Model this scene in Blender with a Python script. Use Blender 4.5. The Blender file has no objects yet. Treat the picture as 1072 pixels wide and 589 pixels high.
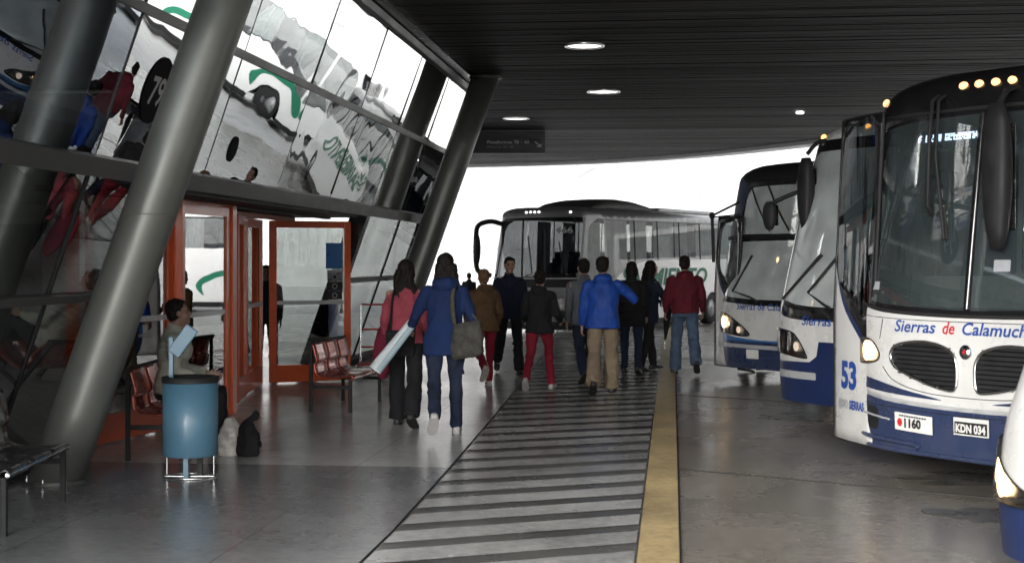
import bpy, bmesh, math, random, bisect
from mathutils import Vector, Matrix, noise
from mathutils.geometry import delaunay_2d_cdt
random.seed(7)
SC = bpy.context.scene
COL = SC.collection
PI = math.pi
R = math.radians
V = Vector

# ------------------------------------------------------------------ frame of the place
# +Y runs along the platform, +X towards the bus bays; the camera looks a little left of +Y
F_, H_, CX, CY = 1550.0, 1.58, 536.0, 272.0
TH = math.atan(168 / 1550)
CT, ST = math.cos(TH), math.sin(TH)
def at(r, d, z=0.0):
    return V((r * CT - d * ST, r * ST + d * CT, z))
def gp(px, py, z=0.0):
    d = F_ * (H_ - z) / (py - CY)
    return at((px - CX) / F_ * d, d, z)

# ------------------------------------------------------------------ tagging
def tag(o, label=None, cat=None, group=None, kind=None):
    if label: o['label'] = label
    if cat: o['category'] = cat
    if group: o['group'] = group
    if kind: o['kind'] = kind
    return o
def empty(name, loc=(0, 0, 0), rz=0, label=None, cat=None, group=None):
    o = bpy.data.objects.new(name, None)
    COL.objects.link(o)
    o.location = loc
    o.rotation_euler = (0, 0, rz)
    o.empty_display_size = .1
    return tag(o, label, cat, group)
def copy_tree(o, parent=None):
    c = o.copy()
    COL.objects.link(c)
    c.parent = parent
    for ch in list(o.children):
        copy_tree(ch, c)
    return c

# ------------------------------------------------------------------ materials
MATS = {}
def newmat(name):
    m = bpy.data.materials.new(name)
    m.use_nodes = True
    m.node_tree.nodes.clear()
    return m, m.node_tree.nodes, m.node_tree.links
def mat(name, col, rough=.5, metal=0, spec=.5, var=.15, vscale=6, bump=0, bscale=40, coat=0, rvar=.1, emis=None, estr=0, stretch=(1, 1, 1), dirt=0):
    if name in MATS: return MATS[name]
    m, N, L = newmat(name)
    out = N.new('ShaderNodeOutputMaterial'); b = N.new('ShaderNodeBsdfPrincipled')
    L.new(b.outputs[0], out.inputs[0])
    tc = N.new('ShaderNodeTexCoord'); mp = N.new('ShaderNodeMapping')
    mp.inputs['Scale'].default_value = stretch
    L.new(tc.outputs['Object'], mp.inputs[0])
    n1 = N.new('ShaderNodeTexNoise'); n1.inputs['Scale'].default_value = vscale; n1.inputs['Detail'].default_value = 6
    n1.inputs['Roughness'].default_value = .65
    L.new(mp.outputs[0], n1.inputs[0])
    mr = N.new('ShaderNodeMapRange'); mr.inputs[1].default_value = .3; mr.inputs[2].default_value = .7
    mr.inputs[3].default_value = 1 - var; mr.inputs[4].default_value = 1 + var
    L.new(n1.outputs[0], mr.inputs[0])
    mx = N.new('ShaderNodeMix'); mx.data_type = 'RGBA'; mx.blend_type = 'MULTIPLY'; mx.inputs[0].default_value = 1
    mx.inputs[6].default_value = (*col, 1)
    cc = N.new('ShaderNodeCombineColor')
    for i in range(3): L.new(mr.outputs[0], cc.inputs[i])
    L.new(cc.outputs[0], mx.inputs[7])
    last = mx.outputs[2]
    if dirt:
        # grime thickest near the ground, streaked
        sp = N.new('ShaderNodeSeparateXYZ'); L.new(tc.outputs['Object'], sp.inputs[0])
        g = N.new('ShaderNodeMapRange'); g.inputs[1].default_value = .15; g.inputs[2].default_value = 1.5
        g.inputs[3].default_value = 1; g.inputs[4].default_value = .12
        L.new(sp.outputs[2], g.inputs[0])
        n3 = N.new('ShaderNodeTexNoise'); n3.inputs['Scale'].default_value = 5; n3.inputs['Detail'].default_value = 8
        L.new(tc.outputs['Object'], n3.inputs[0])
        mm = N.new('ShaderNodeMath'); mm.operation = 'MULTIPLY'
        L.new(g.outputs[0], mm.inputs[0]); L.new(n3.outputs[0], mm.inputs[1])
        m3 = N.new('ShaderNodeMath'); m3.operation = 'MULTIPLY'; m3.inputs[1].default_value = dirt; m3.use_clamp = True
        L.new(mm.outputs[0], m3.inputs[0])
        dx = N.new('ShaderNodeMix'); dx.data_type = 'RGBA'
        L.new(m3.outputs[0], dx.inputs[0]); L.new(last, dx.inputs[6]); dx.inputs[7].default_value = (.11, .1, .085, 1)
        last = dx.outputs[2]
    L.new(last, b.inputs['Base Color'])
    r2 = N.new('ShaderNodeMapRange'); r2.inputs[1].default_value = .3; r2.inputs[2].default_value = .7
    r2.inputs[3].default_value = max(.02, rough - rvar); r2.inputs[4].default_value = min(1, rough + rvar)
    L.new(n1.outputs[0], r2.inputs[0]); L.new(r2.outputs[0], b.inputs['Roughness'])
    b.inputs['Metallic'].default_value = metal
    b.inputs['Specular IOR Level'].default_value = spec
    if coat: b.inputs['Coat Weight'].default_value = coat; b.inputs['Coat Roughness'].default_value = .06
    if bump:
        n2 = N.new('ShaderNodeTexNoise'); n2.inputs['Scale'].default_value = bscale; n2.inputs['Detail'].default_value = 4
        L.new(mp.outputs[0], n2.inputs[0])
        bp = N.new('ShaderNodeBump'); bp.inputs['Strength'].default_value = 1; bp.inputs['Distance'].default_value = bump
        L.new(n2.outputs[0], bp.inputs['Height']); L.new(bp.outputs[0], b.inputs['Normal'])
    if emis:
        b.inputs['Emission Color'].default_value = (*emis, 1); b.inputs['Emission Strength'].default_value = estr
    MATS[name] = m
    return m
def glassmat(name, tint, base_refl=.08, boost=1.0, rough=.02, wob=0, wscale=1.0, gcol=(1, 1, 1), haze=0, hcol=(.5, .5, .5)):
    if name in MATS: return MATS[name]
    m, N, L = newmat(name)
    out = N.new('ShaderNodeOutputMaterial')
    tr = N.new('ShaderNodeBsdfTransparent'); tr.inputs[0].default_value = (*tint, 1)
    gl = N.new('ShaderNodeBsdfAnisotropic') if False else N.new('ShaderNodeBsdfGlossy')
    gl.inputs['Roughness'].default_value = rough; gl.inputs[0].default_value = (*gcol, 1)
    fr = N.new('ShaderNodeFresnel'); fr.inputs[0].default_value = 1.55
    ml = N.new('ShaderNodeMath'); ml.operation = 'MULTIPLY_ADD'; ml.inputs[1].default_value = boost; ml.inputs[2].default_value = base_refl; ml.use_clamp = True
    L.new(fr.outputs[0], ml.inputs[0])
    first = tr.outputs[0]
    if haze:
        df = N.new('ShaderNodeBsdfDiffuse'); df.inputs[0].default_value = (*hcol, 1)
        tcx = N.new('ShaderNodeTexCoord'); nz = N.new('ShaderNodeTexNoise'); nz.inputs['Scale'].default_value = 3; nz.inputs['Detail'].default_value = 8
        L.new(tcx.outputs['Object'], nz.inputs[0])
        hm = N.new('ShaderNodeMapRange'); hm.inputs[1].default_value = .3; hm.inputs[2].default_value = .75; hm.inputs[3].default_value = haze * .8; hm.inputs[4].default_value = haze * 1.25
        L.new(nz.outputs[0], hm.inputs[0])
        mh = N.new('ShaderNodeMixShader'); L.new(hm.outputs[0], mh.inputs[0]); L.new(first, mh.inputs[1]); L.new(df.outputs[0], mh.inputs[2])
        first = mh.outputs[0]
    mx = N.new('ShaderNodeMixShader')
    L.new(ml.outputs[0], mx.inputs[0]); L.new(first, mx.inputs[1]); L.new(gl.outputs[0], mx.inputs[2])
    L.new(mx.outputs[0], out.inputs[0])
    if wob:
        tc = N.new('ShaderNodeTexCoord'); oi = N.new('ShaderNodeObjectInfo')
        ad = N.new('ShaderNodeVectorMath'); ad.operation = 'ADD'
        sc = N.new('ShaderNodeVectorMath'); sc.operation = 'SCALE'; sc.inputs[3].default_value = 31
        cx = N.new('ShaderNodeCombineXYZ')
        L.new(oi.outputs['Random'], cx.inputs[0]); L.new(oi.outputs['Random'], cx.inputs[1])
        L.new(cx.outputs[0], sc.inputs[0]); L.new(sc.outputs[0], ad.inputs[1]); L.new(tc.outputs['Object'], ad.inputs[0])
        nz = N.new('ShaderNodeTexNoise'); nz.inputs['Scale'].default_value = wscale; nz.inputs['Detail'].default_value = 1.2; nz.inputs['Distortion'].default_value = .6
        L.new(ad.outputs[0], nz.inputs[0])
        bp = N.new('ShaderNodeBump'); bp.inputs['Strength'].default_value = 1; bp.inputs['Distance'].default_value = wob
        L.new(nz.outputs[0], bp.inputs['Height']); L.new(bp.outputs[0], gl.inputs['Normal'])
    MATS[name] = m
    return m
def emat(name, col, s):
    if name in MATS: return MATS[name]
    m, N, L = newmat(name)
    out = N.new('ShaderNodeOutputMaterial'); e = N.new('ShaderNodeEmission')
    e.inputs[0].default_value = (*col, 1); e.inputs[1].default_value = s
    L.new(e.outputs[0], out.inputs[0])
    MATS[name] = m
    return m

# ------------------------------------------------------------------ mesh builder
class MB:
    def __init__(s): s.v = []; s.f = []; s.m = []; s.mats = []; s.smooth = []
    def mi(s, m):
        if m not in s.mats: s.mats.append(m)
        return s.mats.index(m)
    def add(s, vs, fs, m=None, smooth=False):
        b = len(s.v); s.v += [tuple(v) for v in vs]
        k = s.mi(m) if m else 0
        for f in fs: s.f.append([b + i for i in f]); s.m.append(k); s.smooth.append(smooth)
    def box(s, x0, x1, y0, y1, z0, z1, m=None, T=None):
        vs = [V((x, y, z)) for x in (x0, x1) for y in (y0, y1) for z in (z0, z1)]
        if T: vs = [T @ v for v in vs]
        s.add(vs, [(0, 1, 3, 2), (4, 6, 7, 5), (0, 4, 5, 1), (2, 3, 7, 6), (0, 2, 6, 4), (1, 5, 7, 3)], m)
    def tube(s, pts, r, m=None, n=10, cap=True, closed=False, sx=1.0):
        pts = [V(p) for p in pts]; k = len(pts)
        rr = r if isinstance(r, (list, tuple)) else [r] * k
        vs = []; up = None
        for i, p in enumerate(pts):
            a = pts[(i - 1) % k] if (closed or i > 0) else p
            c = pts[(i + 1) % k] if (closed or i < k - 1) else p
            t = (c - a).normalized()
            if up is None:
                up = V((0, 0, 1)) if abs(t.z) < .9 else V((0, 1, 0))
            x = up.cross(t).normalized(); y = t.cross(x).normalized(); up = y
            for j in range(n):
                q = 2 * PI * j / n
                vs.append(p + x * (math.cos(q) * rr[i] * sx) + y * (math.sin(q) * rr[i]))
        fs = []
        for i in range(k if closed else k - 1):
            for j in range(n):
                a = i * n + j; b = i * n + (j + 1) % n; c = ((i + 1) % k) * n + (j + 1) % n; d = ((i + 1) % k) * n + j
                fs.append((a, b, c, d))
        s.add(vs, fs, m, True)
        if cap and not closed:
            s.add(vs[:n], [list(range(n))[::-1]], m); s.add(vs[-n:], [list(range(n))], m)
    def beam(s, a, b, w, h, m=None, up=V((0, 0, 1))):
        a, b = V(a), V(b); t = (b - a).normalized()
        x = t.cross(up)
        if x.length < 1e-4: x = V((1, 0, 0))
        x.normalize(); y = x.cross(t).normalized()
        vs = [p + x * (sx * w / 2) + y * (sy * h / 2) for p in (a, b) for sx, sy in ((-1, -1), (1, -1), (1, 1), (-1, 1))]
        s.add(vs, [(0, 3, 2, 1), (4, 5, 6, 7), (0, 1, 5, 4), (1, 2, 6, 5), (2, 3, 7, 6), (3, 0, 4, 7)], m)
    def rings(s, rings, m=None, cap=True, smooth=True):
        n = len(rings[0]); vs = [p for r in rings for p in r]; fs = []
        for i in range(len(rings) - 1):
            for j in range(n):
                fs.append((i * n + j, i * n + (j + 1) % n, (i + 1) * n + (j + 1) % n, (i + 1) * n + j))
        if cap: fs.append(list(range(n))[::-1]); fs.append([(len(rings) - 1) * n + j for j in range(n)])
        s.add(vs, fs, m, smooth)
    def ell(s, c, rx, ry, rz, m=None, n=14, k=9, M=None):
        c = V(c); rings = []
        for i in range(k + 1):
            t = -PI / 2 + PI * i / k; cr = max(math.cos(t), .02)
            ring = []
            for j in range(n):
                q = 2 * PI * j / n
                v = V((rx * cr * math.cos(q), ry * cr * math.sin(q), rz * math.sin(t)))
                if M: v = M @ v
                ring.append(c + v)
            rings.append(ring)
        s.rings(rings, m)
    def build(s, name, m=None, parent=None, bevel=0):
        me = bpy.data.meshes.new(name)
        me.from_pydata(s.v, [], s.f)
        for x in (s.mats if s.mats and s.mats[0] else [m]): me.materials.append(x)
        if s.mats and s.mats[0]:
            me.polygons.foreach_set('material_index', s.m)
        me.polygons.foreach_set('use_smooth', s.smooth)
        me.update()
        o = bpy.data.objects.new(name, me); COL.objects.link(o); o.parent = parent
        if bevel:
            bv = o.modifiers.new('b', 'BEVEL'); bv.width = bevel; bv.segments = 2; bv.limit_method = 'ANGLE'
        return o

def spl(pts, k=5, closed=True):
    n = len(pts); out = []
    for i in range(n if closed else n - 1):
        g = (lambda j: pts[j % n]) if closed else (lambda j: pts[min(max(j, 0), n - 1)])
        p0, p1, p2, p3 = g(i - 1), g(i), g(i + 1), g(i + 2)
        for q in range(k):
            t = q / k
            out.append(tuple(.5 * ((2 * p1[a]) + (-p0[a] + p2[a]) * t + (2 * p0[a] - 5 * p1[a] + 4 * p2[a] - p3[a]) * t * t + (-p0[a] + 3 * p1[a] - 3 * p2[a] + p3[a]) * t ** 3) for a in range(len(p1))))
    if not closed: out.append(tuple(pts[-1]))
    return out
def rrect(a, b, c, d, r=.05, k=4):
    out = []
    for cx, cy, q0 in ((b - r, d - r, 0), (a + r, d - r, 90), (a + r, c + r, 180), (b - r, c + r, 270)):
        for i in range(k + 1):
            q = R(q0 + 90 * i / k); out.append((cx + r * math.cos(q), cy + r * math.sin(q)))
    return out
def inside(x, y, poly, bb):
    if x < bb[0] or x > bb[1] or y < bb[2] or y > bb[3]: return False
    c = False; j = len(poly) - 1
    for i in range(len(poly)):
        xi, yi = poly[i]; xj, yj = poly[j]
        if (yi > y) != (yj > y) and x < (xj - xi) * (y - yi) / (yj - yi) + xi: c = not c
        j = i
    return c
def dens(poly, st):
    out = []
    for i, a in enumerate(poly):
        b = poly[(i + 1) % len(poly)]; L = math.hypot(b[0] - a[0], b[1] - a[1]); k = max(1, int(L / st))
        for q in range(k): out.append((a[0] + (b[0] - a[0]) * q / k, a[1] + (b[1] - a[1]) * q / k))
    return out
def bbox(p): return (min(q[0] for q in p), max(q[0] for q in p), min(q[1] for q in p), max(q[1] for q in p))

def skin(mp, outer, regions, base, grid, parent, name='body', off=0):
    """cut the sheet 'outer' in (s,z) into regions and wrap every piece on mapper mp.
    regions: (polygon, material, part name or None); None = painted on the base sheet"""
    pts = []; edges = []
    polys = [dens(outer, .12)] + [dens(r[0], .07) for r in regions]
    for p in polys:
        b = len(pts); pts += p; edges += [(b + i, b + (i + 1) % len(p)) for i in range(len(p))]
    used = set((int(x / .018), int(y / .018)) for x, y in pts)
    ob = bbox(outer)
    for x in grid[0]:
        for y in grid[1]:
            if inside(x, y, polys[0], ob):
                kx, ky = int(x / .018), int(y / .018)
                if not any((kx + i, ky + j) in used for i in (-1, 0, 1) for j in (-1, 0, 1)): pts.append((x, y))
    vv, ee, ff, _, _, _ = delaunay_2d_cdt([V(p) for p in pts], edges, [], 0, 1e-5)
    bbs = [bbox(p) for p in polys]
    groups = {}
    for f in ff:
        cx = sum(vv[i].x for i in f) / 3; cy = sum(vv[i].y for i in f) / 3
        if not inside(cx, cy, polys[0], bbs[0]): continue
        k = -1
        for i in range(len(regions) - 1, -1, -1):
            if inside(cx, cy, polys[i + 1], bbs[i + 1]): k = i; break
        key = ('base', base) if k < 0 else (('base', regions[k][1]) if regions[k][2] is None else ((regions[k][2], k), regions[k][1]))
        groups.setdefault(key, []).append(f)
    P = [None] * len(vv)
    def pos(i):
        if P[i] is None: P[i] = V(mp(vv[i].x, vv[i].y, off))
        return P[i]
    outobj = {}
    bm_ = MB()
    for (nm, m), fl in groups.items():
        if nm != 'base' and nm[0] == 'cut': continue
        mb = bm_ if nm == 'base' else MB()
        idx = {}; vs = []; fs = []
        for f in fl:
            g = []
            for i in f:
                if i not in idx: idx[i] = len(vs); vs.append(pos(i))
                g.append(idx[i])
            fs.append(g)
        mb.add(vs, fs, m, True)
        if nm != 'base':
            outobj.setdefault(nm[0], []).append(mb.build(nm[0], m, parent))
    o = None
    if bm_.v:
        o = bm_.build(name, base, parent)
        bmm = bmesh.new(); bmm.from_mesh(o.data); bmesh.ops.remove_doubles(bmm, verts=bmm.verts, dist=1e-5); bmm.to_mesh(o.data); bmm.free()
    return o, outobj
def patch(mp, poly, m, name, parent, off=.004, st=.07):
    bb = bbox(poly)
    g = ([bb[0] + st * i for i in range(int((bb[1] - bb[0]) / st) + 2)], [bb[2] + st * i for i in range(int((bb[3] - bb[2]) / st) + 2)])
    return skin(mp, poly, [], m, g, parent, name, off)[0]
def outline(mp, poly, r, m, name, parent, off=.0, closed=True, n=6):
    mb = MB(); p = dens(poly, .06) if closed else poly
    mb.tube([mp(s, z, off) for s, z in p], r, m, n=n, closed=closed)
    return mb.build(name, m, parent)
TXT = {}
def text_mesh(s, size, shear=0, weight=0):
    cu = bpy.data.curves.new('t', 'FONT'); cu.body = s; cu.size = size; cu.shear = shear; cu.resolution_u = 3; cu.offset = weight
    ob = bpy.data.objects.new('t', cu); COL.objects.link(ob)
    bpy.context.view_layer.update()
    me = bpy.data.meshes.new_from_object(ob.evaluated_get(bpy.context.evaluated_depsgraph_get()))
    vs = [(v.co.x, v.co.y) for v in me.vertices]; fs = [list(p.vertices) for p in me.polygons]
    bpy.data.objects.remove(ob); bpy.data.curves.remove(cu); bpy.data.meshes.remove(me)
    return vs, fs
def text_on(mp, s, a, b, h, m, name, parent, width=None, shear=0, weight=0, off=.006, slope=0):
    vs, fs = text_mesh(s, h * 1.4, shear, weight)
    x0 = min(v[0] for v in vs); w = max(v[0] for v in vs) - x0
    k = (width / w) if width else 1
    mb = MB(); mb.add([mp(a + (x - x0) * k, b + y + slope * (x - x0) * k, off) for x, y in vs], fs, m)
    return mb.build(name, m, parent)

# ------------------------------------------------------------------ palette
white = mat('bus_white', (.56, .56, .55), .3, 0, .5, .05, 3, coat=.35, dirt=.55)
blue = mat('bus_blue', (.007, .020, .068), .3, 0, .5, .15, 3, coat=.35, dirt=.35)
navy = mat('bus_navy', (.008, .017, .062), .4, 0, .5, .1, 3)
midblue = mat('bus_midblue', (.02, .11, .30), .35, 0, .5, .1, 3, coat=.3, dirt=.3)
silver = mat('bus_silver', (.42, .43, .44), .35, .3, .5, .08, 4)
chrome = mat('chrome', (.6, .6, .6), .2, 1, .5, .05)
blackg = mat('black_gloss', (.008, .008, .009), .18, 0, .5, .2, 5, coat=.3)
blackm = mat('black_matt', (.012, .012, .013), .6, 0, .3, .3, 8, bump=.001, bscale=60)
rubber = mat('rubber', (.015, .015, .015), .7, 0, .3, .2, 10)
steel = mat('column_steel', (.135, .14, .127), .42, .4, .5, .16, 2.2, bump=.0015, bscale=7, rvar=.07)
beam_m = mat('beam_steel', (.085, .085, .082), .45, .4, .5, .15, 5, stretch=(1, .3, 1))
red = mat('door_red', (.56, .085, .018), .38, 0, .5, .18, 4, coat=.2)
darkred = mat('bench_red', (.42, .10, .07), .22, .65, .6, .2, 8, coat=.5)
bluetxt = mat('lettering_blue', (.015, .05, .22), .5, 0, .3, .15, 20)
redtxt = mat('lettering_red', (.4, .02, .03), .5, 0, .3, .1, 20)
greentxt = mat('lettering_green', (.01, .16, .09), .5, 0, .3, .1, 20)
greytxt = mat('lettering_grey', (.3, .31, .33), .5, 0, .3, .1, 20)
lamp_on = emat('lamp_on', (1, .66, .34), 12)
amber = emat('amber_on', (1, .42, .10), 5)
warmw = emat('marker_on', (1, .52, .22), 3)
led = emat('led', (.55, .7, 1), 9)
skyl = emat('ceiling_lamp', (1, .98, .95), 2.2)
g_front = glassmat('windscreen', (.5, .56, .57), .14, 1.0, .015, haze=.24, hcol=(.12, .155, .16))
g_bright = glassmat('painted_glare_windscreen', (.7, .76, .76), .22, 1.0, .015, haze=.5, hcol=(.85, .93, .93))  # pale diffuse layer painted in for bright reflections on the windscreens
g_coach = glassmat('coach_side_glass', (.72, .74, .74), .01, .4, .02, haze=.2, hcol=(.2, .21, .21))
g_coachf = glassmat('dark_windscreen', (.27, .28, .29), .03, .6, .02)
g_clear = glassmat('coach_glass', (.78, .82, .82), .08, 1.1, .02, haze=.08, hcol=(.4, .42, .42))
g_dark = glassmat('side_glass', (.2, .24, .26), .10, 1.1, .02)
g_lens = glassmat('lens', (.8, .8, .8), .1, 1.0, .04)
g_fac = glassmat('facade_glass', (.30, .33, .33), .74, .6, .006, wob=.0055, wscale=.75, gcol=(.95, .97, .97))
g_low = glassmat('facade_low_glass', (.42, .45, .45), .32, .8, .01, wob=.004, wscale=.8, gcol=(.9, .95, .95))
g_near = glassmat('facade_near_glass', (.34, .38, .41), .30, .55, .006, wob=.004, wscale=.8, gcol=(.85, .92, 1))
g_nearl = glassmat('facade_near_low_glass', (.40, .43, .43), .22, .5, .01, wob=.003, wscale=.8, gcol=(.9, .95, .95))
g_door = glassmat('door_glass', (.62, .65, .64), .24, .9, .01, wob=.002, wscale=.7)

# ------------------------------------------------------------------ SETTING: ground sheets
def sheet(name, poly, z, m, kind='structure'):
    mb = MB(); mb.add([(x, y, z) for x, y in poly], [list(range(len(poly)))], m)
    return tag(mb.build(name, m), kind=kind)
def groundmat(name, col, rough, scale, var, spots=0, grid=None, bump=.002, crack=False, rv=.12, spec=.5):
    m, N, L = newmat(name)
    out = N.new('ShaderNodeOutputMaterial'); b = N.new('ShaderNodeBsdfPrincipled'); L.new(b.outputs[0], out.inputs[0])
    g = N.new('ShaderNodeNewGeometry')
    def nz(sc, det=8, ro=.6, st=None):
        n = N.new('ShaderNodeTexNoise'); n.inputs['Scale'].default_value = sc; n.inputs['Detail'].default_value = det; n.inputs['Roughness'].default_value = ro
        if st:
            mp = N.new('ShaderNodeMapping'); mp.inputs['Scale'].default_value = st; L.new(g.outputs['Position'], mp.inputs[0]); L.new(mp.outputs[0], n.inputs[0])
        else: L.new(g.outputs['Position'], n.inputs[0])
        return n.outputs[0]
    def rng(v, a, b_, c, d):
        r = N.new('ShaderNodeMapRange'); r.inputs[1].default_value = a; r.inputs[2].default_value = b_; r.inputs[3].default_value = c; r.inputs[4].default_value = d
        L.new(v, r.inputs[0]); return r.outputs[0]
    def mul(a, b_):
        q = N.new('ShaderNodeMath'); q.operation = 'MULTIPLY'; L.new(a, q.inputs[0]); L.new(b_, q.inputs[1]); return q.outputs[0]
    big = nz(scale); fine = nz(scale * 30, 3); mid = nz(scale * 4, 6, .7, (1, .35, 1))
    f = mul(mul(rng(big, .3, .7, 1 - var, 1 + var), rng(fine, .3, .7, .88, 1.12)), rng(mid, .3, .7, 1 - var * .7, 1 + var * .7))
    stain = nz(1.1, 8, .62); f = mul(f, rng(stain, .52, .70, 1, .72))
    if spots:
        sp = nz(13, 9, .75); pa = nz(.8, 3, .5)
        ws = mul(rng(sp, .42, .66, 0, 1), rng(pa, .35, .65, .3, 1))
        f = mul(f, rng(ws, 0, 1, 1, 1 - spots))
        vo_ = N.new('ShaderNodeTexVoronoi'); vo_.inputs['Scale'].default_value = 2.6; vo_.inputs['Randomness'].default_value = 1; L.new(g.outputs['Position'], vo_.inputs[0])
        f = mul(f, rng(vo_.outputs['Distance'], .035, .055, .55, 1))
    if grid:
        sx = N.new('ShaderNodeSeparateXYZ'); L.new(g.outputs['Position'], sx.inputs[0])
        for ax, per in ((0, grid[0]), (1, grid[1])):
            q = N.new('ShaderNodeMath'); q.operation = 'PINGPONG'; q.inputs[1].default_value = per / 2; L.new(sx.outputs[ax], q.inputs[0])
            f = mul(f, rng(q.outputs[0], .003, .008, .62, 1))
    mx = N.new('ShaderNodeVectorMath'); mx.operation = 'SCALE'; mx.inputs[0].default_value = col; L.new(f, mx.inputs[3])
    L.new(mx.outputs[0], b.inputs['Base Color'])
    L.new(rng(big, .3, .7, rough - rv, rough + rv), b.inputs['Roughness'])
    b.inputs['Specular IOR Level'].default_value = spec
    bp = N.new('ShaderNodeBump'); bp.inputs['Distance'].default_value = bump; L.new(mid, bp.inputs['Height']); L.new(bp.outputs[0], b.inputs['Normal'])
    MATS[name] = m
    return m
m_ground = groundmat('outdoor_concrete', (.42, .42, .41), .45, .3, .15)
m_road = groundmat('bay_concrete', (.19, .172, .148), .27, .45, .25, .3, None, .0008, rv=.07)
m_plat = groundmat('platform_terrazzo', (.42, .42, .412), .23, .5, .14, .1, (1.2, 1.2), .0003, rv=.05)
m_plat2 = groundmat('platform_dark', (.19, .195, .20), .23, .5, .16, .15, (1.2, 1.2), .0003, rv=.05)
m_walk = groundmat('walkway_dark', (.095, .095, .09), .28, .6, .25, .1, None, .0004, rv=.06)
m_slab = groundmat('walkway_light', (.36, .36, .35), .26, .7, .22, .4, None, .0006, rv=.06)
m_yel = groundmat('yellow_paint', (.46, .35, .18), .42, .9, .22, .4)
sheet('ground', [(-300, -300), (300, -300), (300, 300), (-300, 300)], -.02, m_ground)
sheet('bay_road', [(.04, -30), (20, -30), (17, 5), (12.5, 16), (8, 27), (3, 38), (.04, 42)], -.006, m_road)
bnd = [(-1.62, -10), (-1.62, 8.5), (-1.68, 11), (-1.8, 15), (-1.93, 19), (-2.15, 25), (-2.5, 32), (-3, 42)]
sheet('platform_floor', [(-20, 11.15), (-1.683, 11.15)] + bnd[3:] + [(-20, 42)], .004, m_plat)
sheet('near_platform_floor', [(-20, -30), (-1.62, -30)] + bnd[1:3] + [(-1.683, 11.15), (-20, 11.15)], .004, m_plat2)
sheet('walkway', [(-.19, -30), (-.19, 42)] + bnd[::-1] + [(-1.62, -30)], .002, m_walk)
def bx(y):
    for (a, b), (c, d) in zip(bnd, bnd[1:]):
        if b <= y <= d: return a + (c - a) * (y - b) / (d - b)
    return bnd[-1][0]
mb = MB()
y = -3.0
while y < 41:
    xl = bx(y) + .02; xr = -.20; sk = .53
    p = []
    dy = .365 + random.uniform(-.02, .02)
    n = 8
    top = []; bot = []
    for i in range(n + 1):
        x = xl + (xr - xl) * i / n
        bot.append((x, y + sk * (x + 1.6) + random.uniform(-.006, .006), .008)); top.append((x, y + dy + sk * (x + 1.6) + random.uniform(-.006, .006), .008))
    mb.add(bot + top[::-1], [list(range(2 * n + 2))], m_slab)
    y += .585
tag(mb.build('walkway_marking', m_slab), kind='structure')
sheet('yellow_line', [(-.186, -30), (.036, -30), (.036, 41), (-.186, 41)], .010, m_yel)
mb = MB(); mb.beam((.045, -30, -.002), (.045, 41, -.002), .007, .01, rubber); 
mb.tube([(x, y, .004) for x, y in bnd], .006, rubber, n=5)
tag(mb.build('floor_joint', rubber), kind='structure')
# joints and stains in the bays
mb = MB()
for yy in (5.5, 11.3, 17.5, 24):
    mb.beam((.06, yy, -.004), (15 - .3 * yy, yy - .55 * (15 - .3 * yy), -.004), .015, .006, rubber)
tag(mb.build('bay_joint', rubber), kind='structure')

# oil under the noses of the coaches
m_oil = mat('oil_stain', (.085, .08, .072), .3, 0, .5, .3, 5)
ro = random.Random(11)
for px_, py_, a_, b_ in ((1030, 500, .55, .16), (1035, 538, .35, .12), (985, 478, .3, .1), (850, 436, .5, .2)):
    c_ = gp(px_, py_); n_ = 26; ph = [ro.uniform(.65, 1.25) for _ in range(n_)]
    pts_ = [(c_.x + a_ * ph[j] * math.cos(2 * PI * j / n_), c_.y + b_ * 2.2 * ph[j] * math.sin(2 * PI * j / n_)) for j in range(n_)]
    sheet('oil_stain', spl(pts_, 3), -.002, m_oil)

# ------------------------------------------------------------------ retaining wall beyond the bays
m, N, L = newmat('slab_wall')
out = N.new('ShaderNodeOutputMaterial'); b = N.new('ShaderNodeBsdfPrincipled'); L.new(b.outputs[0], out.inputs[0])
tc = N.new('ShaderNodeTexCoord'); mpn = N.new('ShaderNodeMapping'); mpn.inputs['Scale'].default_value = (.7, .7, 1.0); L.new(tc.outputs['Object'], mpn.inputs[0])
vo = N.new('ShaderNodeTexVoronoi'); vo.feature = 'DISTANCE_TO_EDGE'; vo.inputs['Scale'].default_value = .9; L.new(mpn.outputs[0], vo.inputs[0])
mr = N.new('ShaderNodeMapRange'); mr.inputs[1].default_value = .004; mr.inputs[2].default_value = .014; mr.inputs[3].default_value = .13; mr.inputs[4].default_value = .30; L.new(vo.outputs[0], mr.inputs[0])
nz = N.new('ShaderNodeTexNoise'); nz.inputs['Scale'].default_value = .7; nz.inputs['Detail'].default_value = 6; L.new(tc.outputs['Object'], nz.inputs[0])
m2 = N.new('ShaderNodeMapRange'); m2.inputs[1].default_value = .3; m2.inputs[2].default_value = .7; m2.inputs[3].default_value = .85; m2.inputs[4].default_value = 1.05; L.new(nz.outputs[0], m2.inputs[0])
mu = N.new('ShaderNodeMath'); mu.operation = 'MULTIPLY'; L.new(mr.outputs[0], mu.inputs[0]); L.new(m2.outputs[0], mu.inputs[1])
cc = N.new('ShaderNodeCombineColor')
for i in range(3): L.new(mu.outputs[0], cc.inputs[i])
L.new(cc.outputs[0], b.inputs['Base Color']); b.inputs['Roughness'].default_value = .9
slabm = m
wl = [(-60, 96), (-25, 88), (0, 78), (18, 66), (31, 48), (37, 28), (38, 5), (36, -25)]
wl = spl(wl, 5, False)
mb = MB(); vs = []
for x, y in wl: vs += [(x, y, -.1), (x * 1.02, y * 1.01, 13.0), (x * 1.05, y * 1.03, 13.0), (x * 1.05, y * 1.03, -.1)]
fs = []
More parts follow.
